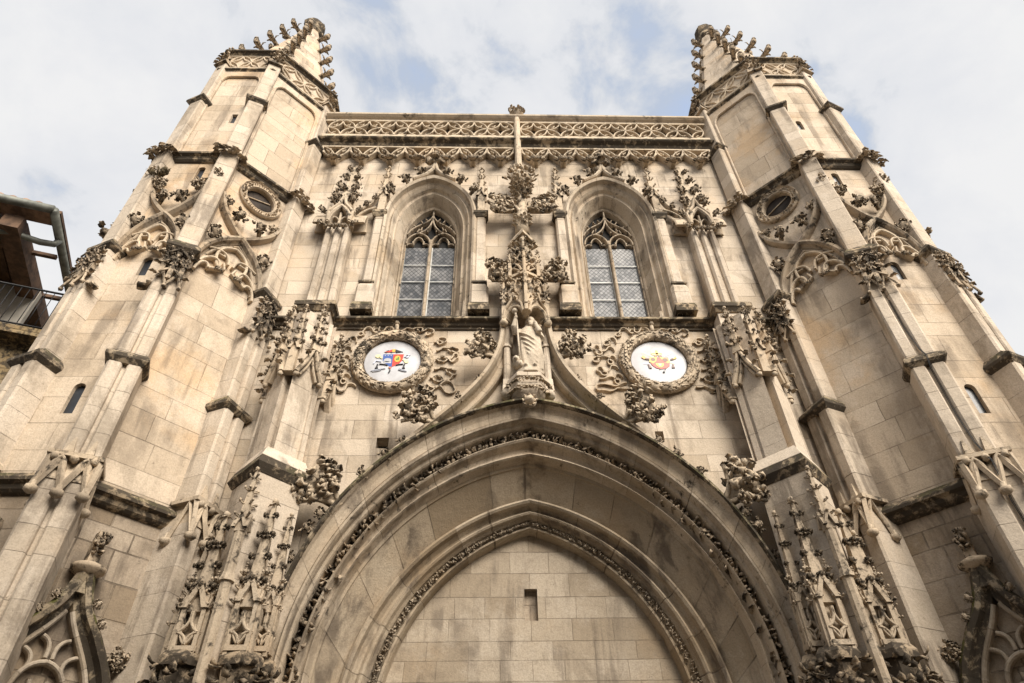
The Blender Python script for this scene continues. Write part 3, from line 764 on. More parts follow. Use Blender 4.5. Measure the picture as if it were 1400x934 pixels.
# ---------------------------------------------------------------- windows
def window(s):
    cx = s * WX
    w = MB()
    # splayed and moulded surround, loft of nested arches
    prof = [(1.34, 17.60, 19.74, -0.02), (1.34, 17.60, 19.74, -0.20), (1.28, 17.60, 19.66, -0.27), (1.22, 17.60, 19.56, -0.23), (1.20, 17.58, 19.53, -0.08), (1.15, 17.55, 19.46, -0.02), (1.10, 17.52, 19.40, -0.08), (1.06, 17.5, 19.34, 0.0), (1.03, 17.47, 19.30, 0.1),
            (1.0, 17.42, 19.25, 0.13), (0.95, 17.40, 19.20, 0.10), (0.93, 17.36, 19.16, 0.16), (0.84, 17.28, 19.02, 0.42), (0.82, 17.26, 19.0, 0.46), (0.79, 17.24, 18.95, 0.42), (0.76, 17.22, 18.9, 0.47), (0.74, 17.2, 18.88, 0.66)]
    cur = [darch(a, b_, c_, 18, cx, 13.66) for a, b_, c_, d in prof]; n = len(cur[0]); k = len(prof)
    vs = [(cur[j][i][0], prof[j][3], cur[j][i][1]) for i in range(n) for j in range(k)]
    L = [0]
    for i in range(1, n): L.append(L[-1] + math.dist(cur[5][i], cur[5][i - 1]))
    uvs = [(j * .08, L[i]) for i in range(n) for j in range(k)]
    w.add(vs, [(i * k + j, (i + 1) * k + j, (i + 1) * k + j + 1, i * k + j + 1) for i in range(n - 1) for j in range(k - 1)], False, uvs)
    # small column bases
    for dx in (-1.1, -.92, .92, 1.1, -.78, .78):
        yy = -.02 if abs(dx) > 1 else (.14 if abs(dx) > .85 else .38)
        w.prism([(cx + dx - .06, yy + .1), (cx + dx - .06, yy - .05), (cx + dx, yy - .09), (cx + dx + .06, yy - .05), (cx + dx + .06, yy + .1)], 13.66, 14.3 - .2 * (abs(dx) < 1), .72, (cx + dx, yy + .06))
    # ogee tip of the hood
    w.bar([(cx + .62, 19.5), (cx + .25, 19.76), (cx + .07, 20.02), (cx, 20.35)], .06, -.28, 0); w.bar([(cx - .62, 19.5), (cx - .25, 19.76), (cx - .07, 20.02), (cx, 20.35)], .06, -.28, 0)
    win = w.build('window', M['mould'], church)
    t = MB(); yf, yb = .48, .68
    t.bar([(cx, 13.66), (cx, 17.3)], .042, yf - .03, yb); t.bar([(cx, 17.3), (cx, 17.45)], .035, yf, yb)
    for q in (-1, 1):
        c2 = cx + q * .365
        t.bar(darch(.34, 17.28, 17.76, 8, c2), .022, yf, yb)
        t.bar(bez((c2 - .33, 17.25), (c2 - .24, 17.38), (c2 - .14, 17.28), n=5), .018, yf + .05, yb); t.bar(bez((c2 + .33, 17.25), (c2 + .24, 17.38), (c2 + .14, 17.28), n=5), .018, yf + .05, yb)
        t.bar(darch(.15, 17.33, 17.62, 6, c2), .016, yf + .05, yb); t.bar([(c2 - .14, 17.28), (c2 - .17, 17.42)], .014, yf + .05, yb); t.bar([(c2 + .14, 17.28), (c2 + .17, 17.42)], .014, yf + .05, yb)
        t.bar(bez((cx + q * .36, 17.76), (cx + q * .16, 17.9), (cx + q * .03, 18.1), (cx, 18.5), n=9), .022, yf, yb)
        t.bar(bez((cx + q * .71, 17.7), (cx + q * .52, 18.25), (cx + q * .14, 18.1), (cx, 18.62), n=9), .02, yf, yb)
        for x0, z0, x1, z1 in ((.44, 17.86, .38, 18.0), (.60, 17.9, .52, 18.02), (.30, 18.08, .34, 17.95), (.36, 18.42, .30, 18.30), (.22, 18.5, .16, 18.42), (.56, 18.2, .5, 18.12), (.12, 17.88, .16, 17.98)):
            t.bar([(cx + q * x0, z0), (cx + q * x1, z1)], .015, yf + .04, yb)
        t.bar([(cx + q * .73, 13.66), (cx + q * .73, 17.3)], .022, yf + .04, yb)
    t.bar([(cx, 18.5), (cx, 18.86)], .022, yf, yb)
    t.box(cx - .74, cx + .74, .60, .70, 13.6, 13.72)
    t.build('tracery', M['hood2'], win)
    for q in (-1, 1):
        gl = MB(); x0, x1 = sorted((cx + q * .04, cx + q * .735))
        gl.add([(x0, .63, 13.66), (x1, .63, 13.66), (x1, .63, 17.24), (x0, .63, 17.24)], [(0, 1, 2, 3)])
        go = gl.build('pane', M['glass'], win)
        sb_ = MB()
        for z in (14.32, 15.02, 15.72, 16.42): sb_.box(x0, x1, .585, .605, z - .013, z + .013)
        sb_.box(x0, x0 + .03, .59, .63, 13.66, 17.2); sb_.box(x1 - .03, x1, .59, .63, 13.66, 17.2)
        sb_.build('saddle_bar', M['bar'], win)
    hd = MB(); hd.add([(cx - .75, .66, 17.15)] + [(cx + .75, .66, 17.15)] + [(x, .66, z) for x, z in darch(.76, 17.2, 18.95, 10, cx)], [tuple(range(23))])
    hd.build('dark_head', M['void'], win)
    for dx, dz, a in ((-.78, 19.3, 120), (.78, 19.3, 60), (-.36, 19.68, 110), (.36, 19.68, 70), (-1.15, 18.8, 140), (1.15, 18.8, 40)):
        put(SPR[int(abs(dx) * 7) % 3], 'leaf_knot', win, (cx + dx, -.16, dz), (math.cos(R(a)), -.3, math.sin(R(a))), (0, 1, 0), .36)
    fn = MB(); fn.tube([(cx, -.2, 20.3), (cx, -.24, 20.85)], [.06, .05], 8); fn.blob((cx, -.24, 20.55), .13, 2); fn.blob((cx, -.24, 20.92), .1, 3)
    for q in (-1, 1): fn.blob((cx + q * .19, -.22, 20.5), .13, 5 + q, .5); fn.leaf((cx, -.24, 20.4), (q, -.2, .4), (0, 0, 1), .3, .09, -1.8)
    for k in range(5): fn.leaf((cx, -.3, 20.45), (-.8 + .4 * k, -.5, .6), (0, -1, 0), .24, .08, 2.2)
    fn.build('finial', M['carved'], win)
for s in (-1, 1): window(s)

# ---------------------------------------------------------------- pilasters beside the windows
def pilaster(cx, s):
    b = MB()
    b.prism([(cx - .24, .01), (cx - .24, -.22), (cx - .18, -.30), (cx + .18, -.30), (cx + .24, -.22), (cx + .24, .01)], 13.70, 14.60)
    b.prism([(cx - .24, .01), (cx - .24, -.22), (cx - .18, -.30), (cx + .18, -.30), (cx + .24, -.22), (cx + .24, .01)], 14.60, 14.78, top=[(cx - .14, .01), (cx - .14, -.16), (cx - .14, -.22), (cx + .14, -.22), (cx + .14, -.16), (cx + .14, .01)])
    b.prism([(cx - .14, .01), (cx - .14, -.17), (cx - .09, -.22), (cx + .09, -.22), (cx + .14, -.17), (cx + .14, .01)], 14.78, 17.62)
    o = b.build('pilaster', M['shaft'], church)
    c = MB()
    c.box(cx - .27, cx + .27, -.35, .01, 13.68, 13.86); c.prism([(cx - .27, .01), (cx - .27, -.35), (cx + .27, -.35), (cx + .27, .01)], 13.86, 13.98, .88, (cx, 0))
    c.build('plinth_band', M['crust'], o); c = MB()
    c.box(cx - .2, cx + .2, -.29, .01, 14.74, 14.80); c.build('set_off', M['crust'], o); c = MB()
    c.prism([(cx - .16, .01), (cx - .16, -.24), (cx + .16, -.24), (cx + .16, .01)], 17.60, 17.72, 1.25, (cx, 0)); c.box(cx - .21, cx + .21, -.31, .01, 17.72, 17.82)
    c.build('capital', M['crust'], o)
    d = MB()
    pinn(d, cx, -.13, 17.82, 20.35, .13, 4, True, seed=int(cx * 10), crk=.85, shaft=.36)
    d.build('pinnacle', M['carvedl'], o)
for s in (-1, 1):
    pilaster(s * 4.03, s); pilaster(s * 1.14, s)

# ---------------------------------------------------------------- corner pilasters with canopies
def corner(s):
    cx = 5.07; m = mir(s)
    b = MB(m)
    b.prism([(cx - .36, .01), (cx - .36, -.28), (cx + .36, -.28), (cx + .36, .01)], 13.72, 16.95, .92, (cx, 0))
    for dx in (-.26, 0, .26):
        b.prism([(cx + dx - .09, -.2), (cx + dx - .09, -.32), (cx + dx - .04, -.38), (cx + dx + .04, -.38), (cx + dx + .09, -.32), (cx + dx + .09, -.2)], 13.72, 16.95, .95, (cx, -.2))
    o = b.build('corner_pilaster', M['shaft'], church)
    c = MB(m)
    ca = arch(.30, 17.05, 17.75, 8, cx)
    c.bar(ca, .06, -.52, 0.0); c.bar([(cx + .3, 17.0), (cx + .34, 17.5), (cx + .1, 17.85), (cx, 18.25)], .045, -.5, -.1); c.bar([(cx - .3, 17.0), (cx - .34, 17.5), (cx - .1, 17.85), (cx, 18.25)], .045, -.5, -.1)
    c.bar([(cx, 16.95), (cx, 17.5)], .03, -.42, -.1); c.bar(arch(.14, 17.1, 17.35, 5, cx - .15), .02, -.4, -.2); c.bar(arch(.14, 17.1, 17.35, 5, cx + .15), .02, -.4, -.2)
    c.box(cx - .36, cx + .36, -.3, .01, 17.6, 17.75)
    for q in (-1, 1):
        c.bar(arch(.17, 17.05, 17.55, 6, 0), .04, -.36, .0, m=frame((cx + q * .36, -.22, 0), (0, -q, 0), (-q, 0, 0)))
        c.prism([(cx + q * .36 - .05, -.42), (cx + q * .36 + .05, -.42), (cx + q * .36 + .05, -.3), (cx + q * .36 - .05, -.3)], 16.9, 17.9, .4, (cx + q * .36, -.36))
    c.prism([(cx - .22, 0), (cx - .22, -.3), (cx + .22, -.3), (cx + .22, 0)], 17.72, 20.5, .25, (cx + .02, -.04))
    # flying link to the window pilaster
    c.bar(spline([(4.75, 17.75), (4.5, 17.95), (4.28, 18.3), (4.1, 18.9)], 5), .04, -.30, -.14); c.bar(spline([(4.72, 17.3), (4.6, 17.6), (4.4, 17.82), (4.16, 17.95)], 5), .035, -.30, -.16)
    c.build('canopy', M['carvedl'], o)
    for i, (z, w) in enumerate(((18.35, .30), (18.95, .26), (19.55, .22), (20.1, .17))):
        for q in (-1, 1):
            put(SPR[i % 3], 'leaf_knot', o, (s * (cx + q * w * .45), -.2 + .03 * i, z - .1), (s * q * .9, -.35, .75), (0, 1, 0), w * 1.35)
    for dx, z, a in ((-.45, 17.5, 150), (.45, 17.5, 30), (-.25, 17.95, 120), (.25, 17.95, 60), (-.36, 16.95, 200), (.36, 16.95, -20), (0, 16.9, -90), (-.18, 16.88, -90), (.18, 16.88, -90), (-.6, 18.0, 120), (-.78, 18.35, 150)):
        put(SPR[int(z * 3) % 3], 'leaf_knot', o, (s * (cx + dx), -.38 if dx > -.5 else -.2, z), (s * math.cos(R(a)), -.45, math.sin(R(a))), (0, 1, 0), .25)
for s in (-1, 1): corner(s)

# ---------------------------------------------------------------- diamond piers flanking the portal
def diam(cx, cy, h, gro=0.0):
    """plan of a pier set cornerwise, with a hollow running up its front arris and stepped sides"""
    if not gro: return [(cx, cy - h), (cx + h, cy), (cx, cy + h), (cx - h, cy)]
    q = math.sqrt(.5)
    def rp(t, d): return (h * t - d * q, -h * (1 - t) + d * q)      # right front face, t from the arris, d inwards
    rs = [rp(.15, 0), rp(.70, 0), rp(.72, .06), rp(.78, .06), rp(.80, .02), rp(.92, .02), rp(.98, .10)]
    fr_ = [(-.035, -h + gro * 1.9), (.035, -h + gro * 1.9)]
    ls = [(-x, y) for x, y in rs][::-1]
    P = [fr_[1]] + rs + [(h, 0.02), (0, h), (-h, 0.02)] + ls + [fr_[0]]
    return [(cx + x, cy + y) for x, y in P]
def pier(s):
    m = mir(s); b = MB(m); X, Y = 5.02, -.62
    b.prism(diam(X, Y, .66), 0, 8.52)
    b.prism(diam(X, Y, .72), 8.80, 9.12, top=diam(X + .03, -.52, .60))
    b.prism(diam(X + .03, -.52, .60, .16), 9.12, 12.9)
    b.prism([(X - .34, 0), (X - .34, -.50), (X + .40, -.50), (X + .40, 0)], 12.2, 13.48)
    b.prism([(X - .2, -.4), (X, -.72), (X + .2, -.4)], 12.9, 13.3, .2, (X, -.45))
    o = b.build('pier', M['shaft'], church)
    c = MB(m)
    c.prism(diam(X, Y, .68), 8.46, 8.62, 1.18, (X, Y)); c.prism(diam(X, Y, .80), 8.62, 8.82, .88, (X, Y))
    c.build('cap', M['crust'], o); c = MB(m)
    c.prism([(X - .38, .01), (X - .38, -.54), (X + .44, -.54), (X + .44, .01)], 13.42, 13.54, 1.16, (X, 0)); c.prism([(X - .46, .01), (X - .46, -.64), (X + .52, -.64), (X + .52, .01)], 13.54, 13.66); c.prism([(X - .46, .01), (X - .46, -.64), (X + .52, -.64), (X + .52, .01)], 13.66, 13.78, .85, (X, 0))
    c.build('cap', M['crust'], o)
    # gabled pinnacles on the two front faces and at the sides, upper stage
    q45 = math.sqrt(.5)
    for fx, bx, by in ((-1, X + .03 - .30, -.52 - .30), (1, X + .03 + .30, -.52 - .30), (-1, X - .56, -.16), (1, X + .62, -.16)):
        side = by > -.3; d = MB(m)
        n = Vector((fx * q45, -q45, 0)) if not side else Vector((fx, -.15, 0)).normalized(); t = Vector((-n.y, n.x, 0)); Fg = frame((bx, by, 0), t, -n)
        dz = -.25 if side else 0
        for wv, zt, w, yf in ((.31, 11.85, .05, -.16), (.20, 11.55, .03, -.10)):
            d.bar([(-wv, 11.0 + dz), (-wv * .45, 11.0 + .45 * (zt - 11) + dz), (0, zt + dz), (wv * .45, 11.0 + .45 * (zt - 11) + dz), (wv, 11.0 + dz)][::-1], w, yf, .04, m=Fg)
        for q in (-1, 1): d.blob((q * .29, -.10, 10.96 + dz), .06, 2 + q, .4, 8, 6, m=Fg); d.leaf((q * .26, -.2, 11.2 + dz), (q, -.5, .6), (0, 0, 1), .2, .06, -2.2, m=Fg); d.leaf((q * .14, -.2, 11.55 + dz), (q, -.5, .6), (0, 0, 1), .2, .06, -2.2, m=Fg)
        pinn(d, 0, -.07, 11.75 + dz, 13.25 + dz, .13, 3, False, m=Fg, seed=fx, crk=.9, shaft=.05)
        d.build('pinnacle', M['carvedl'], o)
        for zk, rk, szk in ((12.0, .11, .125), (12.34, .09, .11), (12.66, .07, .10), (12.95, .05, .085)):
            for q, yy in ((-1, -.5), (1, -.5), (0, -1)):
                pk_ = m @ (Fg @ Vector((q * rk, -.07 + yy * rk, zk + dz))); dk_ = m.to_3x3() @ (Fg.to_3x3() @ Vector((q * .9, yy, .7)))
                put(BUDL, 'crocket', o, pk_, dk_, (0, 1, .6), szk)
        for q in (-1, 1):
            for tq, zq in ((.24, 11.25), (.14, 11.55)):
                put(BUDL, 'crocket', o, m @ (Fg @ Vector((q * tq, -.14, zq + dz))), m.to_3x3() @ (Fg.to_3x3() @ Vector((q, -.5, .5))), (0, 1, .6), .10)
    d = MB(m); pinn(d, X + .03, -1.06, 11.0, 13.1, .11, 0, True, seed=4, shaft=.34); d.build('pinnacle', M['carvedl'], o)
    for zk, rk, szk in ((11.8, .10, .12), (12.14, .08, .105), (12.48, .06, .09), (12.8, .045, .08)):
        for q, yy in ((-1, -.5), (1, -.5), (0, -1)): put(BUDL, 'crocket', o, (s * (X + .03 + q * rk), -1.06 + yy * rk, zk), (s * q * .9, yy, .7), (0, 1, .6), szk)
    # lower stage: front colonnette and clustered spirelets over foliate corbels
    e_ = MB(m)
    e_.prism([(X + .09 * math.cos(a), -1.36 + .09 * math.sin(a)) for a in [PI / 4 * k for k in range(8)]], 3.8, 7.35)
    pinn(e_, X, -1.36, 7.2, 8.5, .11, 4, True, seed=3, crk=.9, shaft=.12)
    e_.prism([(X + .13 * math.cos(a), -1.36 + .13 * math.sin(a)) for a in [PI / 4 * k for k in range(8)]], 6.35, 6.5, .7, (X, -1.36))
    e_.build('colonnette', M['carvedl'], o)
    for px, py, z0, z1, w in ((X - .38, -1.10, 5.3, 8.0, .17), (X + .42, -1.08, 5.3, 7.75, .18), (X + .72, -.78, 5.2, 7.5, .13), (X - .62, -.80, 5.4, 7.9, .12)):
        k = MB(m)
        pinn(k, px, py, z0 + (z1 - z0) * .26, z1, w, 0, True, seed=int(px * 30), shaft=.11)
        k.prism([(px - w * .5, py - w * .4), (px + w * .5, py - w * .4), (px + w * .5, py + w * .6), (px - w * .5, py + w * .6)], z0, z0 + (z1 - z0) * .34)
        for cx_, cy_ in ((-1, -1), (1, -1), (-1, 1), (1, 1)): k.box(px + cx_ * w * .86 - .032, px + cx_ * w * .86 + .032, py + cy_ * w * .86 - .032, py + cy_ * w * .86 + .032, z0 - .05, z0 + (z1 - z0) * .36)
        for q in (-1, 1):
            pinn(k, px + q * w * 1.05, py - w * .5, z0, z0 + .55 * (z1 - z0), w * .36, 3, False, seed=int(px * 9 + q), crk=1.5, shaft=.45)
        # open tracery of the little windows at the base
        for dx, dy in ((0, -1), (1, 0), (-1, 0)):
            Fk = frame((px + dx * w * .8, py + dy * w * .8, 0), (-dy, dx, 0), (-dx, -dy, 0))
            for q in (-1, 1):
                k.bar(bow((q * w * .05, z0 + .62), (q * w * .85, z0 + .30), -.06 * q, 5), .022, -.06, .02, m=Fk); k.bar(bow((q * w * .85, z0 + .30), (q * w * .02, z0 + .12), -.05 * q, 5), .022, -.06, .02, m=Fk)
                k.bar(bow((0, z0 + .12), (-q * w * .5, z0 + .42), .05 * q, 5), .018, -.05, .02, m=Fk)
            k.box(-w, w, -.06, .03, z0 + .02, z0 + .1, m=Fk)
        k.build('spirelet', M['carvedl'], o)
        for i, zf in enumerate((.40, .56, .71, .85)):
            z = z0 + (z1 - z0) * zf; rr = w * .7 * (1 - .78 * max(0, (zf - .34) / .62)); sz = w * (1.15 - .5 * zf)
            for q, yy in ((-1, -.7), (1, -.7), (0, -1)):
                if q == 0 and i % 2 == 1: continue
                put(BUD, 'crocket', o, (s * (px + q * rr * .9), py + yy * rr, z), (s * q * .9, yy * .9, .8), (0, 1, .6), sz)
    # base canopies: dark foliage under small ledges
    f_ = MB(m)
    for px, py, r in ((X - .42, -1.04, .38), (X + .44, -1.06, .40), (X - .66, -.70, .24), (X + .80, -.62, .26)):
        pl = [(px + r * math.cos(a), py + r * .85 * math.sin(a)) for a in [PI / 3 * k + .2 for k in range(6)]]
        f_.prism(pl, 5.24, 5.34, .8, (px, py)); f_.prism(pl, 5.12, 5.24); f_.prism([(px + (x - px) * .5, py + (y - py) * .5) for x, y in pl], 4.2, 5.14, top=[(px + (x - px) * .8, py + (y - py) * .8) for x, y in pl])
        r_ = random.Random(int(px * 50))
        for k in range(46):
            a = r_.uniform(PI, 2 * PI) + r_.uniform(-.3, .3); z = r_.uniform(4.35, 5.12)
            f_.leaf((px + r * .92 * math.cos(a), py + r * .85 * math.sin(a), z), (math.cos(a), math.sin(a), r_.uniform(-1, .6)), (math.cos(a), math.sin(a), .2), r_.uniform(.14, .26), r_.uniform(.05, .09), r_.uniform(1.5, 3.4), 4)
    f_.build('foliate_corbel', M['knob'], o)
for s in (-1, 1): pier(s)

# ---------------------------------------------------------------- statue niche, canopy and great finial
nb = MB()
for s in (-1, 1):
    nb.prism([(s * .46 + .085 * math.cos(a), -.28 + .085 * math.sin(a)) for a in [PI / 4 * k for k in range(8)]], 11.25, 13.15)
    nb.prism([(s * .46 + .12 * math.cos(a), -.28 + .12 * math.sin(a)) for a in [PI / 4 * k + PI / 8 for k in range(8)]], 12.42, 12.52, .8, (s * .46, -.28))
    nb.prism([(s * .47 - .1, -.42), (s * .47 + .1, -.42), (s * .47 + .1, 0), (s * .47 - .1, 0)], 11.05, 11.42, .8, (s * .47, -.2))
    nb.blob((s * .47, -.33, 11.0), .13, 3 + s, .4, 10, 7)
hexa = lambda r, k=.9: [(r * math.cos(a), -.30 + k * r * math.sin(a)) for a in [PI / 3 * i for i in range(6)]]
nb.prism(hexa(.30), 10.78, 11.0, top=hexa(.46)); nb.prism(hexa(.49), 11.0, 11.08); nb.prism(hexa(.42), 11.08, 11.24, top=hexa(.48)); nb.prism(hexa(.52), 11.24, 11.34); nb.prism(hexa(.46), 11.34, 11.40)
niche = nb.build('statue_niche', M['shaft'], church)
nl_ = MB(); r_ = random.Random(8)
for k in range(40):
    a = PI + PI * (k % 20 + .5) / 20; z = 11.12 if k < 20 else 10.92; rr = .45 if k < 20 else .40
    nl_.leaf((rr * math.cos(a), -.3 + .9 * rr * math.sin(a), z), (math.cos(a) + r_.uniform(-.5, .5), math.sin(a), r_.uniform(-.2, .8)), (math.cos(a), math.sin(a), 0), .13, .045, 2.4, 4)
nl_.build('foliage', M['carvedl'], niche)
cn = MB()
hx = lambda r, yc=-.36, k=.95, n=6, o=PI / 2: [(r * math.cos(o + 2 * PI * i / n), yc + k * r * math.sin(o + 2 * PI * i / n)) for i in range(n)]
# canopy body: lower drum with two open gabled arches each side of a middle mullion
for q in (-1, 1):
    n_ = Vector((q * .5, -.866, 0)); t_ = Vector((.866, q * .5, 0))
    F_ = frame((q * .27, -.66, 0), t_, -n_)
    cn.bar(arch(.24, 13.12, 13.42, 8), .045, -.07, .2, m=F_)
    cn.bar([(.27, 13.12), (.22, 13.4), (.06, 13.62), (0, 13.85)], .03, -.1, .1, m=F_); cn.bar([(-.27, 13.12), (-.22, 13.4), (-.06, 13.62), (0, 13.85)], .03, -.1, .1, m=F_)
    for k, (a0, b0, b1) in enumerate(((.12, 13.95, 14.35), (-.12, 13.95, 14.35), (0, 13.8, 14.2))):
        cn.bar(arch(.1, b0, b1, 5, a0), .02, -.06, .1, m=F_)
    cn.bar(arch(.22, 14.62, 14.98, 7), .035, -.05, .15, m=F_); cn.bar(bow((-.2, 14.6), (.2, 14.9), .05), .02, -.04, .1, m=F_); cn.bar(bow((.2, 14.6), (-.2, 14.9), -.05), .02, -.04, .1, m=F_)
    cn.bar(arch(.13, 15.3, 15.7, 6), .025, -.03, .25, m=frame((q * .17, -.58, 0), t_, -n_)); cn.bar([(-.13, 15.1), (.13, 15.5)], .02, -.03, .25, m=frame((q * .17, -.58, 0), t_, -n_)); cn.bar([(.13, 15.1), (-.13, 15.5)], .02, -.03, .25, m=frame((q * .17, -.58, 0), t_, -n_))
cn.prism(hx(.5), 13.42, 14.5, top=hx(.46)); cn.prism(hx(.55), 14.46, 14.54); cn.prism(hx(.45), 14.54, 15.1, top=hx(.33)); cn.prism(hx(.30), 15.1, 16.2, top=hx(.24))
cn.box(-.04, .04, -.94, -.7, 13.1, 14.5); cn.box(-.035, .035, -.86, -.6, 14.5, 15.3); cn.box(-.03, .03, -.74, -.5, 15.25, 16.2)
for q in (-1, 1):
    pinn(cn, q * .52, -.55, 13.05, 14.7, .07, 3, True, shaft=.45, crk=1.2); pinn(cn, q * .36, -.68, 14.5, 15.6, .055, 3, False, shaft=.4, crk=1.2)
    cn.blob((q * .52, -.55, 13.0), .1, q + 3, .4)
pinn(cn, 0, -.93, 13.3, 14.5, .05, 2, False, shaft=.5); pinn(cn, 0, -.82, 14.6, 15.6, .05, 3, False, shaft=.4)
r_ = random.Random(14)
for k in range(90):
    q = r_.choice((-1, 1)); z = r_.uniform(13.55, 16.1); rr = .52 - .1 * (z - 13.5); a = r_.uniform(PI * 1.08, PI * 1.92)
    cn.leaf((rr * .95 * math.cos(a), -.36 + rr * .95 * math.sin(a), z), (math.cos(a) + r_.uniform(-.6, .6), math.sin(a), r_.uniform(-.6, .9)), (math.cos(a), math.sin(a), .1), r_.uniform(.12, .2), r_.uniform(.035, .06), r_.uniform(1.4, 3.2), 4)
# steep little gable roof
cn.add([(-.40, -.34, 16.12), (0, -.86, 16.12), (.44, -.34, 16.12), (0, .0, 16.12), (-.40, -.34, 16.22), (0, -.86, 16.22), (.44, -.34, 16.22), (0, 0, 16.22), (0, -.34, 16.95)],
       [(3, 2, 1, 0), (0, 1, 5, 4), (1, 2, 6, 5), (2, 3, 7, 6), (3, 0, 4, 7), (4, 5, 8), (5, 6, 8), (6, 7, 8), (7, 4, 8)])
canopy = cn.build('niche_canopy', M['cab'], niche)
ff = MB()
ff.tube([(0.02, -.36, 16.6), (0.03, -.36, 17.3), (.04, -.36, 18.0), (.05, -.36, 18.8)], [.2, .19, .13, .15], 8)
r_ = random.Random(21)
for q in (-1, 1): ff.tube(bez((.03, -.42, 17.2), (.06 + q * .06, -.5, 17.9), (q * .62, -.42, 18.0)), [.06] * 11, 6)
for k in range(28):
    a = r_.uniform(PI, 2 * PI); z = r_.uniform(16.75, 17.35); ff.leaf((.03 + .15 * math.cos(a), -.36 + .15 * math.sin(a), z), (math.cos(a) * .5, math.sin(a) * .5, 1), (math.cos(a), math.sin(a), 0), .2, .06, 1.5, 4)
for k in range(60):
    a = r_.uniform(PI * .9, 2.1 * PI); z = r_.uniform(18.15, 18.95); rr = .09 + .16 * (z - 18.15); ff.leaf((.05 + rr * math.cos(a), -.40 + rr * math.sin(a), z), (math.cos(a) * .8, math.sin(a) * .8, .7), (math.cos(a) * .4, math.sin(a) * .4, -1), r_.uniform(.16, .24), .055, r_.uniform(.8, 2.6), 4)
ff.blob((.05, -.38, 18.75), .15, 7, .4)
ff.rings([[(.05 + r * math.cos(t), -.36 + r * .6 * math.sin(t), z) for t in [2 * PI * i / 10 for i in range(10)]] for z, r in ((18.9, .10), (19.1, .14), (19.25, .30), (19.4, .36), (19.6, .22), (19.85, .08))])
for k in range(46):
    a = r_.uniform(PI, 2 * PI); z = r_.uniform(19.1, 19.8); rr = .38 * (1 - abs(z - 19.35) * 1.3) + .04; ff.leaf((.05 + rr * math.cos(a), -.36 + .6 * rr * math.sin(a), z), (math.cos(a), math.sin(a) * .7, r_.uniform(-.3, .5)), (0, -.6, r_.choice((-1, 1))), r_.uniform(.14, .22), .055, r_.uniform(1.2, 3), 4)
great = ff.build('finial', M['cab'], niche)
for q in (-1, 1):
    put(CAB[0 if q < 0 else 2], 'crocket', niche, (.05 + q * .05, -.18, 17.80), (q, -.1, .05), (0, 1, 0), (.80, .75, .98))
    put(CAB[1 if q < 0 else 0], 'crocket', niche, (.08 + q * .30, -.18, 14.85), (q, -.1, .08), (0, 1, 0), (.80, .85, .78))

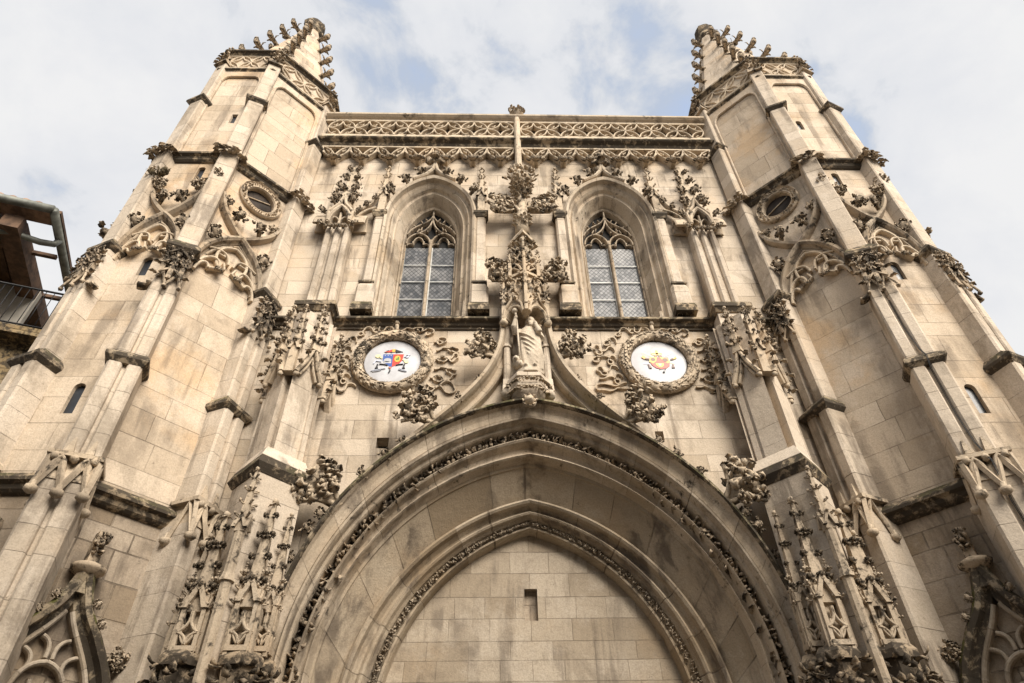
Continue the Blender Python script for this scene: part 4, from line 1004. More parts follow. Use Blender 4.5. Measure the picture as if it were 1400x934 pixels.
# ---------------------------------------------------------------- medallion wreaths and carved ribbons
def wreath(s):
    cx, cz = s * 3.12, 12.2
    b = MB(); r_ = random.Random(50 + s)
    N = 72; rings = []
    for i in range(N):
        a = 2 * PI * i / N; r0 = .815; tr = .135 * (1.06 if (i % 18) in (0, 1) else 1)
        rings.append([(cx + (r0 + tr * math.cos(t)) * math.cos(a), -.09 + tr * .95 * math.sin(t), cz + (r0 + tr * math.cos(t)) * math.sin(a)) for t in [2 * PI * k / 10 for k in range(10)]])
    rings.append(rings[0]); b.rings(rings, True, True, False)
    for i in range(N * 4):
        a = 2 * PI * i / (N * 4) + r_.uniform(-.02, .02); t = r_.uniform(-PI, 0) * .94 - .05; r0 = .815 + .125 * math.cos(t)
        p = (cx + r0 * math.cos(a), -.09 + .125 * math.sin(t), cz + r0 * math.sin(a)); nrm = (math.cos(t) * math.cos(a), math.sin(t), math.cos(t) * math.sin(a))
        b.leaf(p, (-math.sin(a) + .22 * nrm[0], .22 * nrm[1], math.cos(a) + .22 * nrm[2]), nrm, .10, .034, .6, 3)
    b.sweep([(cx + .695 * math.cos(a), cz + .695 * math.sin(a)) for a in [2 * PI * k / 48 for k in range(48)]][::-1], [(-.03, .0), (-.03, -.06), (.03, -.03), (.06, .01)], True)
    o = b.build('wreath', M['carvedl'], church)
    rb = MB()
    def ribbon(pts, w=.11):
        P = spline(pts, 7); n = len(P); ring = []
        for i, (x, z) in enumerate(P):
            x0, z0 = P[max(i - 1, 0)]; x1, z1 = P[min(i + 1, n - 1)]; d = Vector((x1 - x0, z1 - z0)); d = d.normalized() if d.length > 1e-6 else Vector((1, 0)); nl = Vector((-d.y, d.x)) * .015
            tw = .05 * math.sin(i * .35); yb = .012; yf = -w
            ring.append([(cx + x + nl.x, yb, cz + z + nl.y), (cx + x + nl.x + d.y * tw, yf, cz + z + nl.y - d.x * tw), (cx + x - nl.x + d.y * tw, yf, cz + z - nl.y - d.x * tw), (cx + x - nl.x, yb, cz + z - nl.y)])
        rb.rings(ring, True, False, True)
    def curl(x, z, r, a0, turns, grow=.35):
        k = 8 * int(max(1, turns * 1.5)); return [(x + r * (1 - (1 - grow) * i / k) * math.cos(a0 + turns * 2 * PI * i / k), z + r * (1 - (1 - grow) * i / k) * math.sin(a0 + turns * 2 * PI * i / k)) for i in range(0, k + 1, 1)]
    for q in (-1, 1):
        L_ = lambda pts: ribbon([(q * x, z) for x, z in pts], .075)
        L_([(.06, 1.0), (.22, 1.12), (.38, 1.02), (.46, 1.14), (.58, 1.10), (.56, .99), (.48, 1.0)])
        L_([(.56, .98), (.72, 1.10), (.86, 1.0), (.88, .90), (.78, .88), (.76, .96)])
        L_([(.93, .62), (1.02, .78), (1.18, .72), (1.20, .60), (1.08, .58), (1.05, .68), (1.14, .70)])
        L_([(1.0, .36), (1.12, .46), (1.28, .40), (1.40, .50), (1.50, .42), (1.46, .30), (1.34, .30), (1.32, .40)])
        L_([(1.0, .08), (1.1, .18), (1.22, .08), (1.16, -.02), (1.08, .04), (1.16, .16), (1.34, .14), (1.46, .22), (1.52, .10), (1.42, .02), (1.36, .10)])
        L_([(.98, -.22), (1.12, -.14), (1.26, -.24), (1.40, -.18), (1.48, -.28), (1.40, -.38), (1.28, -.34), (1.30, -.26)])
        L_([(.90, -.48), (1.04, -.40), (1.14, -.54), (1.06, -.62), (1.0, -.54), (1.12, -.44), (1.3, -.52), (1.44, -.46)])
        if s * q < 0: L_([(.84, -.62), (1.06, -.74), (1.3, -.62), (1.5, -.72), (1.48, -.86), (1.28, -.88), (1.1, -.76), (.94, -.84), (.86, -.78)])
        else: L_([(.74, -.74), (.92, -.70), (1.04, -.84), (1.2, -.78), (1.28, -.66), (1.18, -.62)])
    rb.tube([(cx, -.1, cz + .92), (cx, -.1, cz + 1.2)], .05, 8); rb.blob((cx, -.12, cz + 1.22), .07, 1)
    rb.build('ribbon', M['carvedl'], o)
    bd = MB(); bd.lathe([(.0, 0), (.70, 0), (.70, .012), (0, .012)], 32, m=frame((cx, .0, cz), (1, 0, 0), (0, 0, 1), (0, -1, 0))); bd.build('recess', M['soffit'], o)
for s in (-1, 1): wreath(s)

# =================================================================== TOWERS
AP, TX, TY = 2.5, 8.8, 0.8
HW = AP * math.tan(PI / 8); HW0 = 0.83                    # half widths: side faces, front and back faces
def tvxy(s, k, f=1.0):
    """plan corner k of a tower (0 = front inner), scaled by f about its axis; the front is a little narrower than the flanks"""
    a = R(22.5 + 45 * k); r = AP / math.cos(PI / 8) * f; x = math.sin(a) * r
    x += (HW0 - HW) * f * (1 if math.sin(a) > 0 else -1)
    if k in (-2, -3, 6, 5): x += .42 * f
    return s * (TX - x), TY - math.cos(a) * r
def hwk(k, s=1):
    p, q = tvxy(s, k - 1), tvxy(s, k); return math.hypot(q[0] - p[0], q[1] - p[1]) / 2
def tface(s, k):
    p, q = tvxy(s, k - 1), tvxy(s, k); t = Vector((q[0] - p[0], q[1] - p[1], 0)).normalized() * -s; n = Vector((t.y, -t.x, 0))
    return frame(((p[0] + q[0]) / 2, (p[1] + q[1]) / 2, 0), t, -n)
def tvert(s, k):
    a = R(22.5 + 45 * k); n = Vector((-s * math.sin(a), -math.cos(a), 0)); t = Vector((-n.y, n.x, 0))
    return frame((*tvxy(s, k), 0), t, -n)

def but_plan(w, p, groove):
    if groove: return [(-w, .25), (-w, -p + .04), (-w + .04, -p), (-.075, -p), (-.045, -p + .03), (-.03, -p + .09), (.03, -p + .09), (.045, -p + .03), (.075, -p), (w - .04, -p), (w, -p + .04), (w, .25)]
    return [(-w, .25), (-w, -p + .03), (-w + .03, -p), (w - .03, -p), (w, -p + .03), (w, .25)]
TIERS = [(0, 7.75, .36, .50, True), (8.1, 10.5, .31, .36, True), (10.72, 12.75, .29, .27, True), (12.7, 13.98, .27, .24, False), (14.2, 18.1, .235, .22, False), (18.4, 21.05, .225, .18, False), (21.3, 23.75, .20, .10, False)]

def cap_on(b, z, w0, p0, w1, p1, F, over=.1, h=.2):
    """projecting weathered cap: underside splay, fascia, sloped top running back to the next stage"""
    pl = lambda w, p: [(-w, .25), (-w, -p), (w, -p), (w, .25)]
    b.prism(pl(w0, p0), z - .10, z, top=pl(w0 + over, p0 + over), m=F); b.prism(pl(w0 + over, p0 + over), z, z + h * .4, m=F); b.prism(pl(w0 + over, p0 + over), z + h * .4, z + h * 1.2, top=pl(w1 + .01, p1 + .01), m=F)

def tower(s):
    b = MB()
    slits = {}
    sl = -s * .10
    slits[0] = [slit_path(sl, 9.45, 10.18, .115), slit_path(sl - s * .08 * 0, 13.32, 13.95, .11), slit_path(sl - s * .12, 17.12, 17.72, .095), slit_path(sl - s * .25, 20.05, 20.56, .085, s > 0)]
    for k in range(-3, 5):
        F = tface(s, k); hs = slits.get(k, [])
        ocu = []
        if k in (1, -1): ocu = [[(s * .10 * (1 if k == 1 else -1) * -1 + .40 * math.cos(a), 17.32 + .40 * math.sin(a)) for a in [2 * PI * i / 28 for i in range(28)]]]
        h_ = hwk(k); b.panel([(-h_, 8.0), (h_, 8.0), (h_, 24.4), (-h_, 24.4)], hs + ocu, .10, m=F)
    o = b.build('tower', M['tower'], church)
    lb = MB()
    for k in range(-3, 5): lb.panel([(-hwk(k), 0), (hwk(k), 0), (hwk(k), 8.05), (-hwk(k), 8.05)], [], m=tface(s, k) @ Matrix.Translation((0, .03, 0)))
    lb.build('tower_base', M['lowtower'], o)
    # slit windows
    for h in slits[0]:
        F = tface(s, 0); w = MB()
        w.add([(x, .085, z) for x, z in h], [tuple(range(len(h)))], m=F); w.build('window', M['slit'], o)
    # strings, buttresses
    for z, pr, h, nm in ((7.85, .20, .30, 'string_course'), (18.0, .22, .34, 'string_course'), (23.22, .13, .22, 'string_course')):
        m_ = MB()
        pf = [(0.02, h), (-pr * .5, h * .86), (-pr, h * .45), (-pr * .98, h * .25), (-pr * .6, h * .1), (-pr * .45, -h * .15), (-pr * .2, -h * .3), (.02, -h * .4)]
        for k in range(-3, 5):
            n = len(pf); F = tface(s, k); tn = math.tan(PI / 8)
            vs = [(sg * (hwk(k) - y * tn), y, z + dz) for sg in (-1, 1) for y, dz in pf]
            m_.add(vs, [(j, j + 1, n + j + 1, n + j) for j in range(n - 1)], m=F)
        m_.build(nm, M['crust'], o)
    for k in (-2, -1, 0, 1):
        F = tvert(s, k); bb_ = MB()
        for z0, z1, w, p, gr in TIERS: bb_.prism(but_plan(w, p, gr), z0, z1, m=F)
        bo = bb_.build('buttress', M['shaft'], o)
        for ar in ((10.5, .31, .36, .29, .27, F, .08), (13.98, .27, .24, .235, .22, F, .09, .22), (21.08, .225, .18, .20, .10, F, .09)):
            cb2 = MB(); cap_on(cb2, *ar); cb2.build('cap', M['crust'], bo)
        # gabled ornament over the low string: ledge, slanting struts and drop knobs
        lo = MB()
        lo.prism([(-.36, .2), (-.36, -.52), (.36, -.52), (.36, .2)], 7.72, 8.2, top=[(-.31, .2), (-.31, -.36), (.31, -.36), (.31, .2)], m=F)
        KN = [(.0, .16), (.045, .12), (.05, .04), (.10, .02), (.105, -.05), (.06, -.09), (.0, -.12)][::-1]
        for xs in (-.37, 0, .37):
            lo.lathe(KN, 8, (xs, -.60, 7.46), m=F)
        for x0, x1 in ((-.37, -.19), (0, -.19), (0, .19), (.37, .19), (-.37, -.37), (.37, .37)):
            lo.tube([(x0, -.60, 7.52), (x0 * .5 + x1 * .5, -.545, 7.84), (x1, -.47, 8.18)], [.05, .055, .06], 4, False, m=F)
        for q in (-1, 1):
            lo.tube([(q * .39, -.6, 7.5), (q * .38, -.36, 8.15), (q * .38, -.1, 7.5)], .05, 4, False, m=F); lo.lathe(KN, 8, (q * .38, -.06, 7.46), m=F)
        for x0 in (-.19, .19):
            lo.bar(arch(.10, 7.9, 8.14, 5, x0), .03, -.56, -.3, m=F)
        lo.prism([(-.43, .1), (-.43, -.55), (.43, -.55), (.43, .1)], 8.16, 8.24, m=F)
        lo.prism([(-.43, .1), (-.43, -.55), (.43, -.55), (.43, .1)], 8.24, 8.34, top=[(-.31, .1), (-.31, -.36), (.31, -.36), (.31, .1)], m=F)
        for q in (-.16, .16): lo.prism([(q - .07, -.3), (q - .07, -.45), (q + .07, -.45), (q + .07, -.3)], 8.3, 8.62, .2, (q, -.36), m=F)
        for q in (-.3, .0, .3): lo.blob((q, -.53, 8.12), .07, 4 + int(q * 10), .4, 8, 6, m=F)
        lo.build('gablet', M['carvedl'], bo)
        # tabernacle-work below the second cap
        ta = MB()
        for q in (-1, 0, 1):
            pinn(ta, q * .2, -.30 - .05 * (q == 0), 12.95 - .1 * (q == 0), 13.95, .062, 3, True, seed=q, crk=1.35, shaft=.4, m=F)
        for z in (12.98, 13.3, 13.62):
            for q in (-1, 1):
                ta.bar(arch(.085, z, z + .17, 5, q * .1), .02, -.37, -.22, m=F); ta.tube([(q * .02, -.38, z + .2), (q * .2, -.42, z - .04)], .022, 5, m=F)
                ta.leaf((q * .26, -.3, z), (q, -.4, .5), (0, 0, 1), .2, .06, -2, m=F)
        for x0, x1 in ((-.3, -.15), (0, -.15), (0, .15), (.3, .15)): ta.tube([(x0, -.38, 12.66), (x1, -.31, 13.1)], .028, 4, False, m=F)
        for xs in (-.3, 0, .3): ta.blob((xs, -.37, 12.62), .05, 2, .5, 8, 5, m=F)
        ta.bar(bez((.28, 12.7), (.42, 12.55), (.5, 12.6), n=5) if k == -1 else bez((-.28, 12.7), (-.42, 12.55), (-.5, 12.6), n=5), .04, -.3, -.1, m=F)
        ta.build('tabernacle', M['carved'], bo)
        # leafy cap at the upper string
        lc = MB(); r_ = random.Random(k + 9)
        lc.prism([(-.26, .2), (-.26, -.26), (.26, -.26), (.26, .2)], 18.12, 18.42, top=[(-.225, .2), (-.225, -.18), (.225, -.18), (.225, .2)], m=F)
        for i in range(16):
            x = r_.uniform(-.28, .28); lc.leaf((x, -.26, 18.05 + r_.uniform(-.05, .2)), (x * 2.2, -.7, r_.uniform(-.3, .8)), (0, -.5, .8), .26, .08, r_.uniform(-2.8, -1.4), m=F)
        for q in (-1, 1):
            for i in range(4): lc.leaf((q * .26, -.2 + .12 * i, 18.1), (q, -.1, .4), (0, 0, 1), .24, .08, -2.2, m=F)
        lc.build('leaf_cap', M['carvedl'], bo)
        tp = MB()
        pinn(tp, 0, -.02, 23.7, 24.95, .13, 3, True, seed=k, crk=1.1, shaft=.25, m=F); tp.prism([(-.24, .3), (-.24, -.2), (.24, -.2), (.24, .3)], 23.6, 23.85, .8, m=F)
        for i in range(16):
            x = r_.uniform(-.2, .2); tp.leaf((x, -.14, 23.7 + r_.uniform(0, .6)), (x * 3, -.6, .5), (0, -.5, .8), .17, .05, -2.2, m=F)
        tp.build('pinnacle', M['carved'], bo)
        if k in (-2, -1, 0, 1):
            pass
    # blind arches on the visible faces
    for k in (-1, 0, 1):
        F0 = tface(s, k); F = F0 @ Matrix.Diagonal((hwk(k) / HW, 1, 1, 1)); a_ = MB(F)
        HM = [(.11, .0), (.11, -.07), (.07, -.18), (.0, -.21), (-.05, -.17), (-.07, -.07), (-.11, -.05), (-.14, .0)]
        hp = arch(.84, 13.9, 15.42, 12)
        a_.sweep(hp, [(x, y) for x, y in HM][::-1] if False else [(-.11, .0), (-.11, -.10), (-.07, -.19), (0, -.22), (.05, -.18), (.07, -.09), (.12, -.07), (.16, 0)])
        a_.bar(arch(.70, 13.85, 15.15, 10), .035, -.12, 0)
        # reversed arc: the two limbs cross over at the crown and rise to the buttresses
        for q in (-1, 1):
            P = spline([(q * .55, 14.9), (q * .22, 15.22), (-q * .12, 15.52), (-q * .45, 15.85), (-q * .70, 16.2), (-q * .84, 16.62)], 5)
            a_.sweep(P, [(-.08, .0), (-.08, -.12), (-.04, -.19), (.03, -.18), (.07, -.09), (.09, 0)] if q > 0 else [(-.09, 0), (-.07, -.09), (-.03, -.18), (.04, -.19), (.08, -.12), (.08, 0)])
        ao = a_.build('blind_arch', M['hood2'], o)
        t = MB(F)
        for q in (-1, 1):
            t.bar(bez((q * .62, 14.62), (q * .1, 14.9), (q * .06, 14.4), n=8), .03, -.14, 0); t.bar(bez((q * .70, 14.05), (q * .55, 14.45), (q * .22, 14.5), (q * .24, 14.12), n=9), .032, -.16, 0)
            t.bar(bez((q * .74, 13.72), (q * .72, 14.1), (q * .5, 14.2), (q * .46, 13.98), n=8), .032, -.16, 0); t.bar(bez((q * .24, 14.12), (q * .36, 14.05), (q * .46, 13.98), n=4), .03, -.16, 0)
            t.bar(bez((q * .24, 14.14), (q * .5, 14.5), (q * .42, 14.9), (q * 0, 15.05), n=9), .035, -.13, 0)
            t.bar([(q * .24, 14.12), (q * .1, 14.22), (q * .16, 14.4)], .025, -.12, 0); t.bar([(q * .36, 14.62), (q * .2, 14.62), (q * .24, 14.74)], .022, -.11, 0)
        t.build('cusping', M['tracery'], ao)
        Rm = F0.to_3x3()
        def pk(me, x, z, ang, sc, y=-.08): put(me, 'leaf_knot', ao, F @ Vector((x, y, z)), Rm @ Vector((math.cos(R(ang)), -.25, math.sin(R(ang)))), Rm @ Vector((0, 1, 0)), sc)
        for q in (-1, 1):
            pk(SPR[0], q * .24, 14.16, -90, .26); pk(SPR[1], q * .58, 14.95, 90 - q * 30, .42, -.02); pk(SPR[2], q * .36, 15.95, 90 + q * 30, .40); pk(CAB[0], q * .70, 16.45 if k == 0 else 16.3, 90 + q * 10, .42 if k == 0 else .30, .02)
            if k == 0: pk(CAB[1], q * .80, 17.0, 90 - q * 50, .40, .02)
        if k in (1, -1):
            ob = MB(F0); cxo = -s * .10 * (1 if k == 1 else -1); N = 40
            ring = [(cxo + .49 * math.cos(a), 17.32 + .49 * math.sin(a)) for a in [2 * PI * i / N for i in range(N)]][::-1]
            ob.sweep(ring, [(-.09, .06), (-.09, -.04), (-.06, -.09), (-.02, -.07), (.07, -.07), (.10, -.12), (.13, -.08), (.13, .02)], True)
            r_ = random.Random(k)
            for i in range(48):
                a = 2 * PI * i / 48; ob.leaf((cxo + .51 * math.cos(a), -.06, 17.32 + .51 * math.sin(a)), (math.cos(a + r_.uniform(.6, 2.5)), -.3, math.sin(a + r_.uniform(.6, 2.5))), (0, -1, 0), .11, .04, 2.2, 4)
            ob.tube([(cxo - .36, .06, 17.25), (cxo + .3, .06, 17.5)], .02, 6)
            oo = ob.build('oculus', M['carvedl'], o)
            vd = MB(F); vd.lathe([(0, 0), (.39, 0), (.39, .01), (0, .01)], 24, m=frame((cxo, .09, 17.32), (1, 0, 0), (0, 0, 1), (0, -1, 0))); vd.build('dark_opening', M['shade'], oo)  # flat dark disc stands in for the unlit interior behind the ring
        # tall sunk panel of the belfry stage: raised border with rounded shoulders
        p = MB(F); wI = .76; ze = 22.45
        ins = [(wI, 18.4), (wI, ze)] + [(wI - .3 + .3 * math.cos(a), ze + .42 * math.sin(a)) for a in [PI / 2 * i / 6 for i in range(1, 7)]] + [(-wI + .3 - .3 * math.sin(a), ze + .42 * math.cos(a)) for a in [PI / 2 * i / 6 for i in range(0, 7)]] + [(-wI, 18.4)]
        out = [(HW, 18.3), (HW, 23.2), (-HW, 23.2), (-HW, 18.3)]
        p.panel([(-HW, 18.3), (HW, 18.3), (HW, 23.2), (-HW, 23.2)], [[(-wI, 18.31), (wI, 18.31)] + ins[1:-1]], .07, y=-.06)
        p.bar(ins, .03, -.085, -.02)
        p.build('belfry_panel', M['tower'], o)
    # crown balustrade, coping, spire
    cb3 = MB()
    for k in range(-3, 5):
        F = tface(s, k) @ Matrix.Diagonal((hwk(k) / HW, 1, 1, 1))
        cb3.bar([(-HW, 23.5), (HW, 23.5)], .05, -.06, .12, m=F); cb3.bar([(-HW, 24.36), (HW, 24.36)], .05, -.06, .12, m=F)
        for c in (-.42, .42):
            J0, J1, T, B = (c - .42, 23.93), (c + .42, 23.93), (c, 24.34), (c, 23.52)
            for p_, q_ in ((J0, T), (T, J1), (J1, B), (B, J0)):
                cb3.bar(bow(p_, q_, .10), .026, -.06, .1, m=F); cb3.bar(bow(p_, q_, -.10), .026, -.06, .1, m=F)
            for ax_, az in ((-.2, .2), (.2, .2), (-.2, -.2), (.2, -.2)): cb3.bar([(c + ax_ - .05, 23.93 + az * 1.2), (c + ax_, 23.93 + az)], .016, -.03, .08, m=F)
    co_ = cb3.build('crown_balustrade', M['tracery'], o)
    cc = MB()
    for k in range(-3, 5):
        F = tface(s, k); pf = [(.3, .24), (-.08, .22), (-.2, .12), (-.2, .04), (-.12, .0), (-.06, -.06), (.12, -.06)]; n = len(pf); tn = math.tan(PI / 8)
        vs = [(sg * (hwk(k) - y * tn), y, 24.42 + dz) for sg in (-1, 1) for y, dz in pf]
        cc.add(vs, [(j, j + 1, n + j + 1, n + j) for j in range(n - 1)], m=F)
    cc.build('coping', M['crust'], co_)
    dr = MB(); CR = AP / math.cos(PI / 8); octp = lambda r: [tvxy(1 if s > 0 else -1, i, r / CR) for i in range(8)][::-s]
    dr.prism(octp(CR - .35), 22.9, 24.62)
    dr.build('drum', M['tymp'], co_)
    sp_ = MB(); r0 = 2.25
    sp_.prism(octp(r0), 24.6, 32.4, top=octp(.30))
    so = sp_.build('spire', M['tower'], o)
    kn = MB(); kn.lathe([(.28, 32.1), (.40, 32.3), (.40, 32.45), (.34, 32.5), (.42, 32.7), (.46, 32.9), (.38, 33.1), (.2, 33.22), (.0, 33.25)], 16, (s * TX, TY, 0), lump=.2); kn.build('finial', M['crust'], so)
    for i in (-2, -1, 0, 1):
        a = R(22.5 + 45 * i); n = Vector((-s * math.sin(a), -math.cos(a), 0))
        for j in range(5):
            t = (j + .6) / 5.6; z = 24.7 + 7.7 * t; r = r0 + (.30 - r0) * (z - 24.6) / 7.8
            put(HOOK, 'crocket', so, (*tvxy(s, i, r / CR), z), n + Vector((0, 0, .10)), Vector((0, 0, -1)), (.66, .66, .56))
    # gargoyle on the outer side
    F = tvert(s, -2)
    for z in (16.4,):
        ga = MB()
        ga.tube([(0, .1, z), (0, -.25, z + .05), (0, -.5, z + .1), (0, -.68, z + .04)], [.13, .11, .10, .07], 8, m=F); ga.blob((0, -.6, z + .1), .11, 3, .4, m=F); ga.leaf((.1, -.7, z + .1), (1, .3, .6), (0, 0, 1), .25, .08, -1, m=F); ga.leaf((-.1, -.7, z + .1), (-1, .3, .6), (0, 0, 1), .25, .08, -1, m=F)
        ga.build('gargoyle', M['carved'], o)
    # blind ogee gable low on the tower
    for k in (0, 1):
        F0 = tface(s, k); F = F0 @ Matrix.Translation((s * .28 * k, 0, 0)) @ Matrix.Diagonal((hwk(k) / HW, 1, 1, 1)); w = MB(F)
        for q in (-1, 1):
            P = spline([(q * .98, 4.2), (q * .86, 5.0), (q * .55, 5.55), (q * .22, 6.0), (q * .05, 6.5)], 6)
            w.sweep(P, [(-.06, 0), (-.09, -.2), (-.02, -.30), (.06, -.28), (.10, -.16), (.17, -.12), (.2, 0)] if q > 0 else [(-.2, 0), (-.17, -.12), (-.10, -.16), (-.06, -.28), (.02, -.30), (.09, -.2), (.06, 0)])
        w.prism([(-.08, .05), (-.08, -.26), (.08, -.26), (.08, .05)], 6.2, 6.52)
        go_ = w.build('blind_gable', M['hood'], o)
        t = MB(F)
        for q in (-1, 1):
            t.bar(bez((q * .05, 5.95), (q * .25, 5.5), (q * .6, 5.3), (q * .75, 4.6), n=10), .04, -.14, .03); t.bar(bez((0, 5.2), (q * .3, 5.15), (q * .4, 4.9), (q * .38, 4.4), n=9), .035, -.12, .03)
            t.bar(bez((q * .2, 5.55), (q * .02, 5.5), (q * .05, 5.25), n=6), .03, -.10, .03); t.bar(bez((q * .42, 5.35), (q * .18, 5.3), (q * .24, 5.08), n=6), .03, -.10, .03); t.bar([(q * .34, 4.75), (q * .1, 4.8), (q * .12, 4.95)], .03, -.1, .03)
        t.build('cusping', M['tymp'], go_)
        f2 = MB(F)
        f2.lathe([(.08, 6.46), (.26, 6.58), (.28, 6.64), (.12, 6.72)], 10, (0, -.14, 0)); f2.prism([(-.09, 0), (-.09, -.24), (.09, -.24), (.09, 0)], 6.7, 7.25, .8, (0, -.1))
        r_ = random.Random(k)
        for i in range(18): f2.leaf((r_.uniform(-.1, .1), -.24, r_.uniform(6.85, 7.2)), (r_.uniform(-1, 1), -.6, r_.uniform(-.3, .8)), (0, -1, .2), .16, .055, 2.4, 4)
        f2.build('finial', M['carved'], go_)
        Rm = F0.to_3x3()
        for q in (-1, 1):
            put(CAB[q], 'crocket', go_, F @ Vector((q * .78, -.05, 5.28)), Rm @ Vector((q * .8, -.2, .7)), Rm @ Vector((0, 1, 0)), .36)
            for x, z in ((.42, 5.78), (.26, 6.05)): put(SPL[q], 'leaf_knot', go_, F @ Vector((q * x, -.2, z)), Rm @ Vector((q * .8, -.3, .7)), Rm @ Vector((0, 1, 0)), .17)
    return o
for s in (-1, 1): tower(s)

# =================================================================== STATUE
def statue():
    st = root('statue', (0.05, -.45, 11.40), 'weathered pale stone statue of a robed figure holding a tall staff in the central niche', 'statue')
    b = MB(Matrix.Translation((.05, -.45, 11.40)) @ Matrix.Diagonal((1.12, 1.05, 1.0, 1)) @ Matrix.Translation((-.05, .42, -11.40))); X, Y, Z = .05, -.42, 11.40
    b.prism([(X + .30 * math.cos(a), Y + .26 * math.sin(a)) for a in [PI / 4 * k + PI / 8 for k in range(8)]], Z, Z + .14, .92, (X, Y))
    prof = [(0.12, .28, .21), (.3, .265, .195), (.55, .255, .185), (.8, .245, .175), (1.0, .235, .17), (1.15, .235, .16), (1.3, .24, .155), (1.40, .21, .135), (1.47, .13, .11), (1.53, .075, .08), (1.58, .07, .075)]
    rings = []
    for h, rx, ry in prof:
        r_ = []
        for k in range(40):
            a = 2 * PI * k / 40; f = 1 + (.085 * math.sin(9 * a + h * 5.5) + .05 * math.sin(5 * a - h * 7)) * max(0, min(1, (1.42 - h) * 1.6))
            r_.append((X + .03 * math.sin(h * 2.2) + rx * f * math.cos(a), Y + ry * f * math.sin(a), Z + h))
        rings.append(r_)
    b.rings(rings)
    b.blob((X + .05, Y - .04, Z + 1.70), .115, 1, .06, 14, 10, sc=(.88, 1, 1.18))                # head
    b.blob((X + .06, Y + .03, Z + 1.72), .13, 2, .12, 12, 8, sc=(.95, .9, 1.12)); b.blob((X + .05, Y - .15, Z + 1.68), .026, 1, .1, 6, 5, sc=(.8, 1, 1.5))
    b.blob((X + .05, Y - .11, Z + 1.59), .07, 3, .3, 8, 6, sc=(.9, .8, 1.3))                         # beard
    for q in (-1, 1): b.blob((X + .05 + q * .10, Y - .01, Z + 1.69), .03, 1, .1, 6, 5, sc=(.5, 1, 1.4)); b.blob((X + .05 + q * .04, Y - .125, Z + 1.735), .02, 1, .1, 6, 4)
    b.tube([(X - .18, Y - .02, Z + 1.38), (X - .27, Y - .08, Z + 1.30), (X - .30, Y - .16, Z + 1.42), (X - .27, Y - .2, Z + 1.62)], [.085, .08, .07, .045], 10)   # raised arm
    b.blob((X - .26, Y - .21, Z + 1.66), .05, 4, .2, 8, 6)
    b.tube([(X + .19, Y - .02, Z + 1.38), (X + .26, Y - .06, Z + 1.12), (X + .22, Y - .18, Z + 1.25), (X + .15, Y - .2, Z + 1.45)], [.085, .085, .07, .045], 10)
    b.blob((X + .14, Y - .2, Z + 1.5), .048, 6, .2, 8, 6)
    for i in range(6):      # mantle swept across the body
        z = 1.2 - .14 * i; b.tube(bez((X - .20 + .03 * i, Y - .12, Z + z + .06), (X, Y - .26, Z + z - .10 - .02 * i), (X + .23, Y - .10, Z + z - .30 - .03 * i), n=8), [.018, .02, .022, .022, .022, .02, .018, .018, .012], 6)
    for i in range(5): b.tube([(X + .21 + .02 * (i % 2), Y - .08 + .03 * i, Z + 1.05), (X + .235, Y - .09 + .035 * i, Z + .6), (X + .23, Y - .08 + .03 * i, Z + .45)], [.03, .03, .012], 6)
    for q in (-1, 1): b.blob((X + q * .09, Y - .2, Z + .17), .06, 1, .2, 8, 6, sc=(.8, 1.4, .7))
    o = b.build('figure', M['pale'], st)
    md = o.modifiers.new('r', 'REMESH'); md.mode = 'VOXEL'; md.voxel_size = .016; md.use_smooth_shade = True
    dg = bpy.context.evaluated_depsgraph_get(); me = bpy.data.meshes.new_from_object(o.evaluated_get(dg)); o.modifiers.clear(); o.data = me
    me.materials.clear(); me.materials.append(M['pale'])
    me.uv_layers.new(name='UVMap')
    me.uv_layers[0].data.foreach_set('uv', [3.3] * (2 * len(me.loops)))
    sf = MB(); sf.tube([(X - .22, Y - .25, Z + .15), (X - .25, Y - .25, Z + .9), (X - .28, Y - .25, Z + 1.7), (X - .30, Y - .25, Z + 1.82)], [.02, .022, .022, .03], 8); sf.blob((X - .31, Y - .25, Z + 1.88), .075, 2, .2, 10, 8)
    sf.build('staff', M['pale'], st)
    an = MB(); an.blob((X - .27, Y - .16, Z + .26), .13, 4, .35, 12, 8, sc=(1, 1, .8)); an.blob((X - .31, Y - .24, Z + .34), .085, 6, .3, 10, 7); an.blob((X - .36, Y - .2, Z + .42), .03, 1); an.blob((X - .26, Y - .2, Z + .43), .03, 1); an.blob((X - .32, Y - .32, Z + .32), .045, 2)
    an.build('small_beast', M['pale'], st)
statue()

